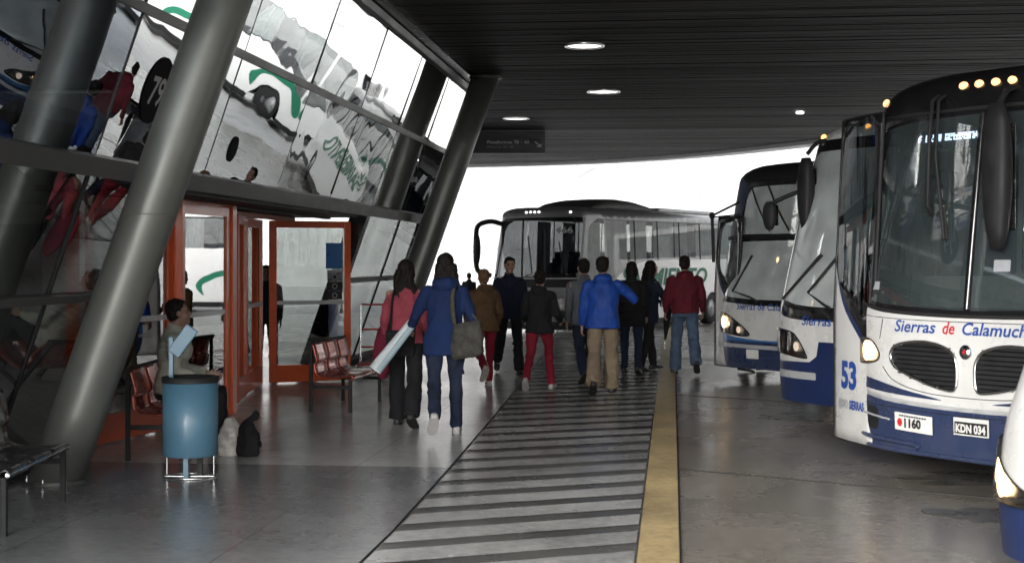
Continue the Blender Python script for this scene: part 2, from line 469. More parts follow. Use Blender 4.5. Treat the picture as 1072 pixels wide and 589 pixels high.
for i in range(len(wl) - 1):
    for j in range(3): fs.append((4 * i + j, 4 * i + j + 1, 4 * i + j + 5, 4 * i + j + 4))
mb.add(vs, fs, slabm)
tag(mb.build('retaining_wall', slabm), 'tall pale retaining wall of irregular stone slabs curving behind the buses', 'wall')

# ------------------------------------------------------------------ canopy
edge = [at(-9, 46.5), at(-1.3, 44.6), at(3.6, 41.7), at(7.2, 35.7), at(12, 25), at(13.2, 14), at(12.5, 6), at(12, .2)]
edge = [(p.x, p.y) for p in edge]
edge = spl(edge, 6, False)
CEIL = 4.46
def xmax(y):
    best = None
    for (a, b), (c, d) in zip(edge, edge[1:]):
        if (b - y) * (d - y) <= 0 and b != d:
            q = a + (c - a) * (y - b) / (d - b)
            best = q if best is None else max(best, q)
    return best
m_wood = mat('ceiling_slats', (.021, .0185, .018), .62, 0, .22, .28, 3.0, rvar=.12, stretch=(.12, 6, 1))
m_void = mat('ceiling_void', (.01, .01, .01), .8)
m_fas = mat('fascia_grey', (.34, .34, .35), .5, 0, .5, .1, 1)
can = empty('canopy_roof', (0, 10, CEIL), 0, 'wide dark slatted canopy roof over the platform and bus bays', 'canopy')
mb = MB(); y = .6; k = 0
while y < 47:
    xm = xmax(y)
    if xm is None: xm = -8
    x0 = -3.15 if y < 24.3 else -14
    if xm > x0 + .3:
        z = CEIL + random.uniform(-.006, .006)
        T = Matrix.Translation((0, y - 10, z - CEIL)) @ Matrix.Rotation(random.uniform(-.012, .012), 4, 'X')
        mb.box(x0, xm - .05, 0, .088, 0, .025, m_wood, T)
    y += .10
sl = mb.build('ceiling_slats', m_wood, can)
mb = MB(); pts = [(x, y - 10, .10) for x, y in edge] + [(-14, -8.5, .10), (-14, 36, .10)]
mb.add(pts, [list(range(len(pts)))], m_void)
pts2 = [(p[0], p[1], .5) for p in pts]; mb.add(pts2, [list(range(len(pts2)))], m_void)
mb.build('roof_deck', m_void, can)
mb = MB()
for (a, b), (c, d) in zip(edge, edge[1:]):
    t = V((c - a, d - b, 0)).normalized(); nrm = V((t.y, -t.x, 0))
    p, q = V((a, b - 10, 0)), V((c, d - 10, 0))
    i0, i1 = p - nrm * .95, q - nrm * .95
    mb.add([i0 + V((0, 0, -.05)), i1 + V((0, 0, -.05)), q + V((0, 0, -.09)), p + V((0, 0, -.09)), q + V((0, 0, .55)), p + V((0, 0, .55)), i0 + V((0, 0, .05)), i1 + V((0, 0, .05))],
           [(0, 1, 2, 3), (3, 2, 4, 5), (0, 6, 7, 1)], m_fas)
mb.build('fascia', m_fas, can)

# recessed round ceiling lamps
def ceiling_lamp(x, y, r, lab, small=False, grp=None):
    o = empty('ceiling_light', (x, y, CEIL - .012), 0, lab, 'ceiling light', grp)
    mb = MB(); n = 32
    def ring(rad, z): return [V((rad * math.cos(2 * PI * j / n), rad * math.sin(2 * PI * j / n), z)) for j in range(n)]
    mb.rings([ring(r * 1.14, -.004), ring(r * 1.14, -.022), ring(r * 1.0, -.022), ring(r * .97, .004)], chrome if not small else blackm, cap=False)
    mb.build('trim_ring', chrome, o)
    mb = MB(); mb.add(ring(r * .98, -.010), [list(range(n))[::-1]], skyl)
    mb.build('diffuser', skyl if not small else emat('spot', (1, 1, 1), 25), o)
    if small: o.children[1].data.materials[0] = emat('spot', (1, 1, 1), 25)
g = 'round lamps recessed in the slatted canopy'
p = at(.97, 19.8); ceiling_lamp(p.x, p.y, .235, 'largest and nearest round ceiling lamp above the walkway', grp=g)
p = at(1.56, 25.2); ceiling_lamp(p.x, p.y, .25, 'second round ceiling lamp in the row above the walkway', grp=g)
p = at(.08, 30.0); ceiling_lamp(p.x, p.y, .24, 'round ceiling lamp just over the dark platform sign', grp=g)
p = at(5.6, 28.8); ceiling_lamp(p.x, p.y, .06, 'tiny bright spotlight in the ceiling above the buses', True)

# ------------------------------------------------------------------ columns
def column(px_, py_, d, r, lean, lab, top=CEIL):
    b = at((px_ - CX) / F_ * d, d)
    o = empty('leaning_column', b, 0, lab, 'column', 'leaning steel columns carrying the canopy')
    ax = at(1, 0); hv = V((ax.x, ax.y, 0)) * lean
    mb = MB(); n = 40
    rings = []
    for z in (0, .5, 1.5, 3, top - .02):
        c = hv * z + V((0, 0, z))
        rings.append([c + V((r * math.cos(2 * PI * j / n) * (1 + lean * lean) ** .5, r * math.sin(2 * PI * j / n), 0)) for j in range(n)])
    mb.rings(rings, steel); mb.build('shaft', steel, o)
    for zw in (1.9, 3.55):
        mb = MB(); c = hv * zw + V((0, 0, zw)); mb.tube([c + V((r * 1.062 * math.cos(2 * PI * j / 40), r * 1.0 * math.sin(2 * PI * j / 40), lean * 0)) for j in range(40)], .005, steel, 5, closed=True); mb.build('weld_seam', steel, o)
    for j in range(8):
        q = 2 * PI * j / 8; mb = MB(); mb.tube([(r * 1.07 * math.cos(q) , r * 1.05 * math.sin(q), .03), (r * 1.07 * math.cos(q), r * 1.05 * math.sin(q), .05)], .012, chrome, 6); mb.build('anchor_bolt', chrome, o)
    mb = MB(); c = hv * (top - .03) + V((0, 0, top - .045))
    mb.rings([[c + V((r * 1.25 * math.cos(2 * PI * j / n), r * 1.25 * math.sin(2 * PI * j / n), dz)) for j in range(n)] for dz in (-.03, .0)], beam_m, smooth=False)
    mb.build('cap_plate', beam_m, o)
    mb = MB(); mb.rings([[V((r * 1.15 * math.cos(2 * PI * j / n), r * 1.12 * math.sin(2 * PI * j / n), dz)) for j in range(n)] for dz in (.005, .03)], beam_m, smooth=False)
    mb.build('base_collar', beam_m, o)
    return o
column(57, 505, 10.5, .188, .353, 'thick grey steel column leaning right beside the blue waste bin')
column(403, 378, 23.0, .205, .353, 'thinner looking leaning column at the far end of the glass facade')

# ------------------------------------------------------------------ terminal building
XB, LN = -4.85, .35
def FP(y, z, off=0.0):
    return V((XB + LN * z + off * .944, y, z - off * .33))
term = empty('terminal_building', (XB, 10, 0), 0, 'terminal building with leaning mirrored glass facade and red glazed doors', 'building')
TP = V((XB, 10, 0))
def bl(mb, name, m, par=term, ch=None, bevel=0):
    mb.v = [tuple(V(v) - TP) for v in mb.v]
    return mb.build(name, m, par, bevel)
mull = [2.84 + 2.4 * k for k in range(10)]; mull[-1] = 24.3
rng_ = random.Random(3)
def pane(y0, y1, z0, z1, m, name='window_pane', flat=False):
    mb = MB(); g = .011
    a = [FP(y0 + g, z0), FP(y1 - g, z0), FP(y1 - g, z1), FP(y0 + g, z1)]
    # each sheet hangs a hair out of true
    j = [rng_.uniform(-.006, .006) for _ in a]
    a = [p + V((.94, 0, -.33)) * q for p, q in zip(a, j)]
    n = 6; vs = []
    for i in range(n + 1):
        for k in range(n + 1):
            u, w = i / n, k / n
            vs.append(a[0] * (1 - u) * (1 - w) + a[1] * u * (1 - w) + a[2] * u * w + a[3] * (1 - u) * w)
    fs = [(i * (n + 1) + k, (i + 1) * (n + 1) + k, (i + 1) * (n + 1) + k + 1, i * (n + 1) + k + 1) for i in range(n) for k in range(n)]
    mb.add(vs, fs, m, True)
    return bl(mb, name, m)
for i in range(len(mull) - 1):
    y0, y1 = mull[i], mull[i + 1]
    gf, gl_ = (g_fac, g_low) if y0 > 10 else (g_near, g_nearl)
    pane(y0, y1, 2.315, 3.31, gf); pane(y0, y1, 3.38, 4.33, gf)
    if y1 < 10.5 or y0 > 19: pane(y0, y1, .12, 1.27, gl_); pane(y0, y1, 1.34, 2.18, gl_)
pane(10.04, 11.6, .12, 1.27, g_low); pane(10.04, 11.6, 1.34, 2.18, g_low)
mb = MB()
upv = V((.944, 0, -.33))
def bar(y0, y1, z, w, h, m): mb.beam(FP(y0, z, .01), FP(y1, z, .01), h, w, m, up=upv)
mb = MB(); bar(2.8, 24.34, 2.25, .11, .14, beam_m); bl(mb, 'lower_beam', beam_m)
mb = MB(); bar(2.8, 24.34, 3.345, .07, .07, beam_m); bl(mb, 'middle_rail', beam_m)
mb = MB(); bar(2.8, 24.36, 4.37, .14, .09, beam_m); bl(mb, 'top_rail', beam_m, bevel=.01)
mb = MB(); mb.beam(FP(2.8, 4.47, .12), FP(24.45, 4.47, .12), .16, .05, chrome); bl(mb, 'top_flashing', chrome)
for (a, b_) in ((2.8, 11.6), (19.3, 24.34)):
    mb = MB(); bar(a, b_, 1.305, .06, .06, beam_m); bl(mb, 'transom', beam_m)
    mb = MB(); bar(a, b_, .06, .12, .1, blackm); bl(mb, 'sill', blackm)
for yv in mull:
    for z0, z1 in ((2.36, 3.31), (3.38, 4.33)):
        mb = MB(); mb.beam(FP(yv, z0, -.004), FP(yv, z1, -.004), .022, .02, blackm, up=upv); bl(mb, 'glazing_joint', blackm)
    if yv < 10.5 or yv > 19:
        mb = MB(); mb.beam(FP(yv, .12, -.004), FP(yv, 2.18, -.004), .03, .03, blackm, up=upv); bl(mb, 'glazing_joint', blackm)
for yv, w in ((11.6, .10), (19.3, .20)):
    mb = MB(); mb.beam(FP(yv, 0, -.02), FP(yv, 2.18, -.02), w, .22, blackg, up=upv); bl(mb, 'raking_jamb', blackg)
mb = MB(); mb.beam(FP(24.34, 0, -.05), FP(24.34, 4.4, -.05), .06, .16, blackg, up=upv); bl(mb, 'end_mullion', blackg)
# soffit, inner ceiling, back wall with openings, end walls
m_int = mat('interior_dark', (.10, .10, .10), .7)
m_intw = mat('interior_wall', (.22, .22, .21), .6, 0, .4, .1, 1)
mb = MB()
mb.box(-14, -4.14, 2.8, 24.2, 2.52, 2.62, m_int)
mb.box(-5.15, -4.12, 11.55, 19.35, 2.14, 2.19, blackm)
bl(mb, 'interior_ceiling', m_int)
mb = MB()
mb.box(-13.9, -13.7, 2.8, 24.2, 0, 1.45, m_intw); mb.box(-13.9, -13.7, 2.8, 24.2, 2.1, 4.4, m_intw)
for k in range(10): mb.box(-13.9, -13.7, 2.8 + k * 2.35, 3.75 + k * 2.35, 1.45, 2.1, m_intw)
mb.box(-13.7, -5.0, 2.75, 2.85, 0, 2.52, m_int)
mb.box(-13.7, -9.0, 24.15, 24.25, 0, 4.4, m_intw)
mb.box(-9.0, -4.0, 24.15, 24.25, 2.3, 4.4, m_int)
bl(mb, 'back_wall', m_intw)
mb = MB(); mb.box(-8.2, -7.8, 12.6, 13.0, 0, 2.52, m_intw); mb.box(-8.2, -7.8, 18.6, 19.0, 0, 2.52, m_intw); mb.box(-10.5, -8.6, 20.5, 20.7, 0, 2.1, m_int)
bl(mb, 'interior_pillar', m_intw)
# red glazed entrance
def leaf(p, q, h, name='door', glass=g_door, st=.09, bot=.24, topr=.10, midbar=True, sticker=False, z0=.02):
    p, q = V((*p, 0)), V((*q, 0)); w = (q - p).length; t = (q - p) / w; nv = V((-t.y, t.x, 0)); th = .05
    T = Matrix(((t.x, nv.x, 0, p.x - TP.x), (t.y, nv.y, 0, p.y - TP.y), (0, 0, 1, z0), (0, 0, 0, 1)))
    mb = MB()
    mb.box(0, st, -th / 2, th / 2, 0, h, red, T); mb.box(w - st, w, -th / 2, th / 2, 0, h, red, T)
    mb.box(st, w - st, -th / 2, th / 2, 0, bot, red, T); mb.box(st, w - st, -th / 2, th / 2, h - topr, h, red, T)
    o = mb.build(name, red, term, .004)
    mb = MB(); mb.box(st + .002, w - st - .002, -.006, .006, bot + .002, h - topr - .002, glass, T); mb.build('pane', glass, o)
    if midbar:
        mb = MB(); mb.box(st + .01, w - st - .01, -.016, -.008, h * .48, h * .48 + .05, silver, T); mb.build('push_bar', silver, o)
    return o, T, w
X = -4.52
e1, _, _ = leaf((X - .35, 11.9), (X - .12, 13.35), 2.10, 'door')
e2, _, _ = leaf((X - .10, 13.45), (X - .02, 14.80), 2.10, 'door')
mb = MB(); mb.box(X - .10, X + .03, 14.82, 14.96, 0, 2.14, red); mb.box(X - .13, X - .01, 13.36, 13.44, 0, 2.14, red)
mb.box(X - .46, X - .34, 11.75, 11.88, 0, 2.14, red); mb.box(X - .12, X + .02, 11.9, 14.80, 2.125, 2.14, red)
mb.box(X - .5, X - .4, 14.98, 19.0, 2.08, 2.135, red); mb.box(X - .04, X + .03, 14.98, 19.2, 2.115, 2.135, blackm)
bl(mb, 'door_frame', red, bevel=.004)
d3, _, _ = leaf((-4.72, 15.7), (-4.93, 16.75), 2.06, 'door', st=.08, midbar=False)
d4, _, _ = leaf((-4.96, 16.85), (-5.14, 18.15), 2.06, 'door', st=.08)
d5, T5, w5 = leaf((-5.10, 18.40), (-4.18, 18.98), 2.06, 'door', st=.09, bot=.22, topr=.09)
mb = MB(); mb.box(w5 - .34, w5 - .12, -.018, -.012, 1.45, 1.78, midblue, T5); mb.build('blue_sticker', midblue, d5)
for k in range(3):
    mb = MB(); z = 1.05 + k * .12
    mb.box(w5 - .32, w5 - .12, -.018, -.012, z, z + .105, blackm, T5)
    mb.add([T5 @ V((w5 - .22 + .036 * math.cos(2 * PI * j / 16), -.0195, z + .05 + .036 * math.sin(2 * PI * j / 16))) for j in range(16)], [list(range(16))], greytxt)
    mb.add([T5 @ V((w5 - .22 + .026 * math.cos(2 * PI * j / 16), -.0205, z + .05 + .026 * math.sin(2 * PI * j / 16))) for j in range(16)], [list(range(16))], blackm)
    mb.build('notice_sticker', blackm, d5)
mb = MB(); mb.box(w5 - .32, w5 - .12, -.018, -.012, 1.30, 1.43, greytxt, T5); mb.build('notice_sticker', greytxt, d5)
# bay number roundels on the glass
mk_dark = mat('roundel_dark', (.02, .02, .022), .95, 0, .05)
mk_txt = mat('roundel_text', (.5, .5, .52), .9, 0, .05)
def roundel(y, z, r, s):
    mb = MB(); n = 36
    mb.add([FP(y + r * math.cos(2 * PI * j / n), z + r * math.sin(2 * PI * j / n) * .944, .012) for j in range(n)], [list(range(n))], mk_dark)
    o = bl(mb, 'bay_number_roundel', mk_dark)
    if s:
        vs, fs = text_mesh(s, r * 1.15, 0, .006); xm_ = (max(v[0] for v in vs) + min(v[0] for v in vs)) / 2; ym_ = (max(v[1] for v in vs)) / 2
        mb = MB(); mb.add([tuple(FP(y + (a - xm_), z + (b_ - ym_) * .944, .016) - TP) for a, b_ in vs], fs, mk_txt)
        mb.build('number', mk_txt, o)
roundel(10.75, 2.85, .26, '79')
roundel(13.0, 2.58, .12, None)

# ------------------------------------------------------------------ hanging sign
sg = empty('hanging_sign', at(-.42, 33.0, 3.95), -TH * -1 + 0, 'dark hanging direction sign reading Plataformas 78-40 behind the far column', 'sign')
sg.rotation_euler = (0, 0, TH); sg.scale = (1.29, 1, .8)
m_sign = mat('sign_panel', (.018, .018, .022), .45)
mb = MB(); mb.box(-.85, .90, -.05, .05, 0, .62, m_sign); mb.build('panel', m_sign, sg, .008)
mb = MB()
for x in (-.6, .6): mb.tube([(x, 0, .62), (x, 0, .66)], .012, blackm, 8)
mb.build('hanger', blackm, sg)
SP = lambda s, z, o=0: V((s, -.052 - o, z))
txtm = mat('sign_text', (.7, .7, .7), .5); txtm2 = mat('sign_text_dim', (.25, .25, .25), .5)
text_on(SP, 'Plataformas 78 - 40', -.10, .27, .085, txtm, 'lettering', sg, width=.72)
text_on(SP, 'Platforms 78 - 40', -.10, .15, .06, txtm2, 'lettering', sg, width=.45)
text_on(SP, '77', -.79, .27, .085, txtm2, 'lettering', sg, width=.09)
mb = MB(); mb.beam((.72, -.056, .32), (.80, -.056, .22), .002, .02, txtm); mb.add([(.83, -.058, .17), (.83, -.058, .26), (.74, -.058, .18)], [(0, 1, 2)], txtm)
mb.build('arrow', txtm, sg)

# ------------------------------------------------------------------ BUSES
class Bus:
    """local frame: nose at y=0 facing -y, body towards +y; (s,z): s = distance round the nose (+ = bus's left flank)"""
    def __init__(b, name, r, d_, ax, lab, cat='bus', grp=None, W=1.25, d=.5, n=2.6, L=9, z0=.2, zs=2.70, rz=.25, rx=.4, rake=((0, 0), (1.2, 0), (2.7, .16)), sc=1):
        o = at(r, d_); a = R(ax); rr = at(math.cos(a), math.sin(a))
        b.root = empty(name, o, math.atan2(-rr.x, rr.y), lab, cat, grp)
        b.root.scale = (1, 1, 1); b.sc = sc
        b.__dict__.update(W=W, d=d, n=n, L=L, z0=z0, zs=zs, rz=rz, rx=rx, rake=rake)
        N = 200; b.tab = [(0, 0, 0)]; S = 0
        for i in range(1, N + 1):
            p = PI / 2 * i / N
            x = W * math.sin(p) ** (2 / n); y = d * (1 - max(0, math.cos(p)) ** (2 / n))
            x0, y0 = b.tab[-1][1:]; S += math.hypot(x - x0, y - y0); b.tab.append((S, x, y))
        b.s0 = S; b.keys = [t[0] for t in b.tab]; b.smax = S + L - d
        b.vmax = zs + PI / 2 * (rz + rx) / 2; b.wy = (2.6, 8.2) if L > 10 else (2.6, 6.9)
    def base(b, s):
        q = abs(s); sg = 1 if s >= 0 else -1
        if q >= b.s0: return sg * b.W, b.d + q - b.s0
        i = max(1, bisect.bisect(b.keys, q)); t0, t1 = b.tab[i - 1], b.tab[i]; f = (q - t0[0]) / (t1[0] - t0[0])
        return sg * (t0[1] + f * (t1[1] - t0[1])), t0[2] + f * (t1[2] - t0[2])
    def rk(b, z):
        k = b.rake
        if z >= k[-1][0]: return k[-1][1]
        for (za, ya), (zb, yb) in zip(k, k[1:]):
            if za <= z <= zb:
                t = (z - za) / (zb - za); return ya + (yb - ya) * t
        return 0
    def raw(b, s, v):
        xb, yb = b.base(s); ins = 0; z = v
        if v > b.zs:
            t = min(PI / 2, (v - b.zs) / ((b.rz + b.rx) / 2)); z = b.zs + b.rz * math.sin(t); ins = b.rx * (1 - math.cos(t))
        elif v > 1.2: ins = .05 * ((v - 1.2) / (b.zs - 1.2)) ** 2
        if v > b.zs: ins += .05
        elif v < .5: ins += .05 * ((.5 - v) / .5) ** 2
        fall = max(0, 1 - max(0, yb - b.d) / 1.2)
        return V((xb * (b.W - ins) / b.W, yb + (b.rk(z) + ins * .8) * fall, z))
    def P(b, s, v, off=0):
        p = b.raw(s, v)
        if off:
            e = .01
            t1 = b.raw(s + e, v) - b.raw(s - e, v); t2 = b.raw(s, v + e) - b.raw(s, v - e)
            nn = t1.cross(t2)
            if nn.length > 1e-9: p = p + nn.normalized() * off
        return p * b.sc
    def shell(b, base, regions, side=(0, 0)):
        s1 = b.smax
        regions = regions + [a_ for y_ in b.wy for a_ in arch(y_, b)]
        gs = [-2.2 + .075 * i for i in range(60)]
        k = -2.5
        while k > -s1: gs.append(k); k -= .4
        k = 2.5
        while k < s1: gs.append(k); k += .4
        gv = [b.z0 + .09 * i for i in range(int((b.vmax - b.z0) / .09) + 1)]
        o, parts = skin(b.P, [(-s1, b.z0), (s1, b.z0), (s1, b.vmax), (-s1, b.vmax)], regions, base, (gs, gv), b.root, 'body')
        # roof, rear and floor closures in one more body mesh
        mb = MB(); ss = [-s1 + 2 * s1 * i / 80 for i in range(81)]
        mb.add([b.P(s, b.vmax) for s in ss], [list(range(81))], base)
        vs = [b.z0 + (b.vmax - b.z0) * i / 12 for i in range(13)]
        loop = [b.P(-s1, v) for v in vs] + [b.P(s1, v) for v in vs[::-1]]
        mb.add(loop, [list(range(len(loop)))], base)
        mb.build('roof', base, b.root)
        mb = MB(); mb.add([b.P(s, .42, -.03) for s in ss], [list(range(81))], blackm)
        mb.add([b.P(s, .95, -.03) for s in ss], [list(range(81))], blackm)
        mb.build('deck', blackm, b.root)
        return o, parts
    def wheels(b, ys=(2.6, 6.9), r=.46):
        for y in ys:
            for sx in (-1, 1):
                c = V((sx * (b.W - .16), y, r)) * b.sc
                o = MB(); n = 28
                def ring(rad, x): return [c + V((x * b.sc, rad * b.sc * math.cos(2 * PI * j / n), rad * b.sc * math.sin(2 * PI * j / n))) for j in range(n)]
                o.rings([ring(r * .55, -.13), ring(r * .95, -.13), ring(r, -.09), ring(r, .09), ring(r * .95, .13), ring(r * .55, .13)], rubber, cap=False)
                w = o.build('wheel', rubber, b.root)
                q = MB(); q.rings([ring(r * .56, sx * .12), ring(r * .5, sx * .06), ring(r * .2, sx * .05), ring(r * .16, sx * .12), ring(.02, sx * .12)], silver); q.build('rim', silver, w)
    def seats(b, rows, fab, y0=1.9):
        first = None
        for k in range(rows):
            for sx in (-.82, -.38, .38, .82):
                if first is None:
                    m = MB()
                    m.box(-.2, .2, 0, .42, 1.22, 1.34, fab); m.box(-.2, .2, .38, .5, 1.3, 1.92, fab); m.box(-.14, .14, .39, .49, 1.92, 2.08, fab); m.box(-.15, .15, .1, .35, .96, 1.22, blackm)
                    m.v = [tuple(V(v) * b.sc) for v in m.v]
                    first = m.build('seat', fab, b.root, .02); o = first
                else:
                    o = first.copy(); COL.objects.link(o); o.parent = b.root
                o.location = V((sx, y0 + k * .85, 0)) * b.sc
    def cockpit(b, ystart=.55, wx=.55):
        m = MB(); m.box(-1.05, 1.05, ystart, ystart + .3, .96, 1.22, blackm); m.box(wx - .3, wx + .3, ystart + .05, ystart + .34, 1.2, 1.33, blackm)
        m.v = [tuple(V(v) * b.sc) for v in m.v]; m.build('dashboard', blackm, b.root, .02)
        m = MB(); c = V((wx, ystart + .5, 1.38)); M_ = Matrix.Rotation(R(-28), 3, 'X')
        m.tube([(c + M_ @ V((.23 * math.cos(2 * PI * j / 28), 0 + .23 * math.sin(2 * PI * j / 28), 0))) * b.sc for j in range(28)], .016, blackm, 8, closed=True)
        for q in (90, 210, 330): m.tube([c * b.sc, (c + M_ @ V((.23 * math.cos(R(q)), .23 * math.sin(R(q)), 0))) * b.sc], .013, blackm, 6)
        m.tube([c * b.sc, (c + V((0, -.2, -.22))) * b.sc], .03, blackm, 8)
        m.build('steering_wheel', blackm, b.root)
        m = MB(); m.box(wx - .25, wx + .25, ystart + .8, ystart + 1.25, 1.12, 1.25, navy); m.box(wx - .25, wx + .25, ystart + 1.2, ystart + 1.32, 1.2, 1.95, navy); m.box(wx - .15, wx + .15, ystart + 1.21, ystart + 1.31, 1.95, 2.12, navy)
        m.v = [tuple(V(v) * b.sc) for v in m.v]; m.build('driver_seat', navy, b.root, .03)
        m = MB(); m.tube([(-.35 * b.sc, (ystart + .6) * b.sc, .96 * b.sc), (-.35 * b.sc, (ystart + .6) * b.sc, 2.6 * b.sc)], .018, silver, 8); m.build('grab_pole', silver, b.root)
    def lamp(b, poly, lit=(), name='headlight', housing=None):
        """reflector bowl, bulbs and a lens following the body"""
        h = patch(b.P, poly, housing or chrome, name, b.root, .006, .04)
        for (s, z, r, m) in lit:
            mb = MB(); n = 20; ring = lambda q, o: [b.P(s + q * math.cos(2 * PI * j / n), z + q * math.sin(2 * PI * j / n), o) for j in range(n)]
            mb.rings([ring(r, .008), ring(r * .8, .013), ring(.004, .015)], m, cap=False); mb.build('bulb', m, h)
        patch(b.P, poly, g_lens, 'lens', h, .022, .04)
        outline(b.P, poly, .006, blackm, 'gasket', h, .012)
        return h
    def roundlamps(b, l, m, r=.028, name='marker_light'):
        for s, z in l:
            mb = MB(); n = 14
            ring = lambda q, o: [b.P(s + q * math.cos(2 * PI * j / n), z + q * .9 * math.sin(2 * PI * j / n), o) for j in range(n)]
            mb.rings([ring(r, .0), ring(r, .012), ring(r * .7, .024), ring(.002, .028)], m, cap=False); mb.build(name, m, b.root)
    def plate(b, s0, s1, z0, z1, text, tcol, bg, tz=.25, th=.5, slope=0):
        h = patch(b.P, rrect(s0, s1, z0, z1, .008), bg, 'licence_plate', b.root, .03, .05)
        outline(b.P, rrect(s0, s1, z0, z1, .008), .004, blackm, 'plate_frame', h, .03)
        H_2 = z1 - z0
        text_on(b.P, text, s0 + .02 + tz * (s1 - s0) * 0, z0 + H_2 * .24, H_2 * th, tcol, 'lettering', h, width=(s1 - s0) - .04, weight=.004, off=.034)
        return h
    def wiper(b, pts, r=.014, name='wiper'):
        m = MB(); m.tube([b.P(s, z, o) for s, z, o in pts], r, blackm, 6)
        (s, z, o), (s2, z2, o2) = pts[-1], pts[-2]
        m.tube([b.P(s + (s2 - s) * -.0, z, .02), b.P(s2 * .4 + s * .6, z2 * .4 + z * .6, .03)], .012, rubber, 5)
        m.build(name, blackm, b.root)
def loc(b, p):     # a point of the place in a bus's local frame
    return b.root.matrix_basis.inverted() @ V(p)
def sidewins(s_list, z0, z1, m, sides=(1, -1), name='window'):
    out = [(rrect(-1.9, -1.50, .9, z1, .06), m, 'front_side_window'), (rrect(1.50, 1.8, 1.15, z1, .06), m, 'front_side_window')]
    for a, c in s_list:
        for sg in sides:
            out.append((rrect(min(sg * a, sg * c), max(sg * a, sg * c), z0, z1, .06), m, name))
    return out
def arch(y, b, sides=(1, -1)):
    out = []
    for sg in sides:
        s = b.s0 + (y - b.d)
        p = [(sg * s + .60 * b.sc * math.cos(R(q)) / b.sc, b.z0 - .02 + .86 * math.sin(R(q)) * .95) for q in range(0, 181, 15)]
        out.append((p, blackm, 'cut'))
    return out
def doorleaf(b, p, q, zt, number, zsplit=1.25, ntext=.2, numpos=(.10, .56), sub='GRUPO SIERRAS', zb=.19, glassm=None):
    """swung-open plug door standing ahead of the corner; p outer edge, q edge at the body (points of the place)"""
    p = loc(b, p); q = loc(b, q); p.z = q.z = 0
    t = (q - p); w = t.length; t.normalize(); nrm = V((t.y, -t.x, 0))
    bow = .10
    def DP(s, z, o=0):
        u = max(0, min(1, s / w)); zz = (z - zb) / (zt - zb)
        return p + t * s + nrm * (o + bow * 4 * u * (1 - u) * .25) + V((0, 0, z)) + t * (.16 * max(0, z - 1.2) / 1.4)
    fr = spl([(.07, zsplit + .25), (.09, zt - .16), (w * .5, zt - .07), (w - .09, zt - .12), (w - .06, zsplit - .05), (w * .5, zsplit + .06)], 5)
    g = ([w * i / 8 for i in range(9)], [zb + .1 * i for i in range(int((zt - zb) / .1) + 1)])
    surround = spl([(-.02, zsplit + .42), (-.02, zt), (w * .5, zt + .02), (w + .02, zt), (w + .02, zsplit - .38), (w * .75, zsplit - .22), (w * .35, zsplit + .02)], 5)
    surround = [(min(max(x, 0), w), min(max(z, zb), zt)) for x, z in surround]
    swo = [(min(max(x, 0), w), z) for x, z in spl([(0, zsplit + .46), (w * .35, zsplit + .06), (w, zsplit - .34), (w, zsplit - .44), (w * .7, zsplit - .26), (w * .3, zsplit - .02), (0, zsplit + .3)], 4)]
    d, parts = skin(DP, [(0, zb), (w, zb), (w, zt), (0, zt)], [(swo, navy, None), (surround, blackg, None), (fr, glassm or g_dark, 'pane')], white, g, b.root, 'door')
    sd = d.modifiers.new('t', 'SOLIDIFY'); sd.thickness = .035; sd.offset = -1
    for o in parts.get('pane', []): o.parent = d
    text_on(DP, number, numpos[0], numpos[1], ntext, bluetxt, 'number', d, weight=.012, off=.006)
    wd_ = min(.44, w - .1)
    text_on(DP, 'GRUPO', numpos[0] - .06, numpos[1] - .16, .065, greytxt, 'lettering', d, width=wd_ * .42, weight=.004, off=.006)
    text_on(DP, 'SIERRAS', numpos[0] - .06 + wd_ * .48, numpos[1] - .16, .065, bluetxt, 'lettering', d, width=wd_ * .52, weight=.004, off=.006)
    outline(DP, [(0, zb), (w, zb), (w, zt), (0, zt)], .012, blackm, 'seal', d, -.01)
    m = MB(); m.tube([DP(w * .5, 1.0, -.08), DP(w * .5, zt - .3, -.08)], .014, silver, 6); m.build('handrail', silver, d)
    return d

GB = 'blue and white coaches nosed into the bays'
seatfab = mat('seat_fabric', (.02, .03, .07), .9)
# ---- bus 53
A = Bus('coach', 3.13, 10.2, 35, 'white and blue coach with split kidney grille and door number 53', grp=None)
glassA = spl([(-1.22, 1.42), (-1.10, 1.32), (-.8, 1.26), (-.05, 1.23)], 4, False) + [(-.03, 1.23), (-.03, 2.60)] + spl([(-.6, 2.59), (-1.22, 2.53), (-1.30, 2.45), (-1.30, 1.7)], 3, False)
glassA2 = [(-x, z) for x, z in glassA][::-1]
surA = spl([(-1.42, 1.50), (-1.25, 1.33), (-.95, 1.23), (-.4, 1.195), (.4, 1.195), (.95, 1.23), (1.25, 1.33), (1.42, 1.50)], 4, False)
surA = surA + [(1.45, 2.2), (2.0, 3.1), (-2.0, 3.1), (-1.45, 2.2)]
grl = spl([(-.70, .90), (-.62, .97), (-.36, 1.0), (-.16, .96), (-.085, .88), (-.075, .76), (-.09, .69), (-.14, .67), (-.32, .70), (-.56, .77), (-.67, .82)], 4)
grr = [(-x, z) for x, z in grl][::-1]
def sym(p): return [(-x, z) for x, z in p][::-1]
blueLow = [(-2.2, .0), (2.2, 0), (2.2, .62)] + spl([(1.5, .62), (1.1, .585), (.65, .545), (0, .53), (-.65, .545), (-1.1, .585), (-1.5, .62)], 4, False) + [(-2.2, .62)]
blueLow = [(x, max(z, .2)) for x, z in blueLow]
sw1 = spl([(-1.5, .80), (-1.2, .735), (-.85, .69), (-.55, .645), (-.25, .605), (-.25, .595), (-.6, .605), (-.9, .62), (-1.2, .645), (-1.5, .68)], 4)
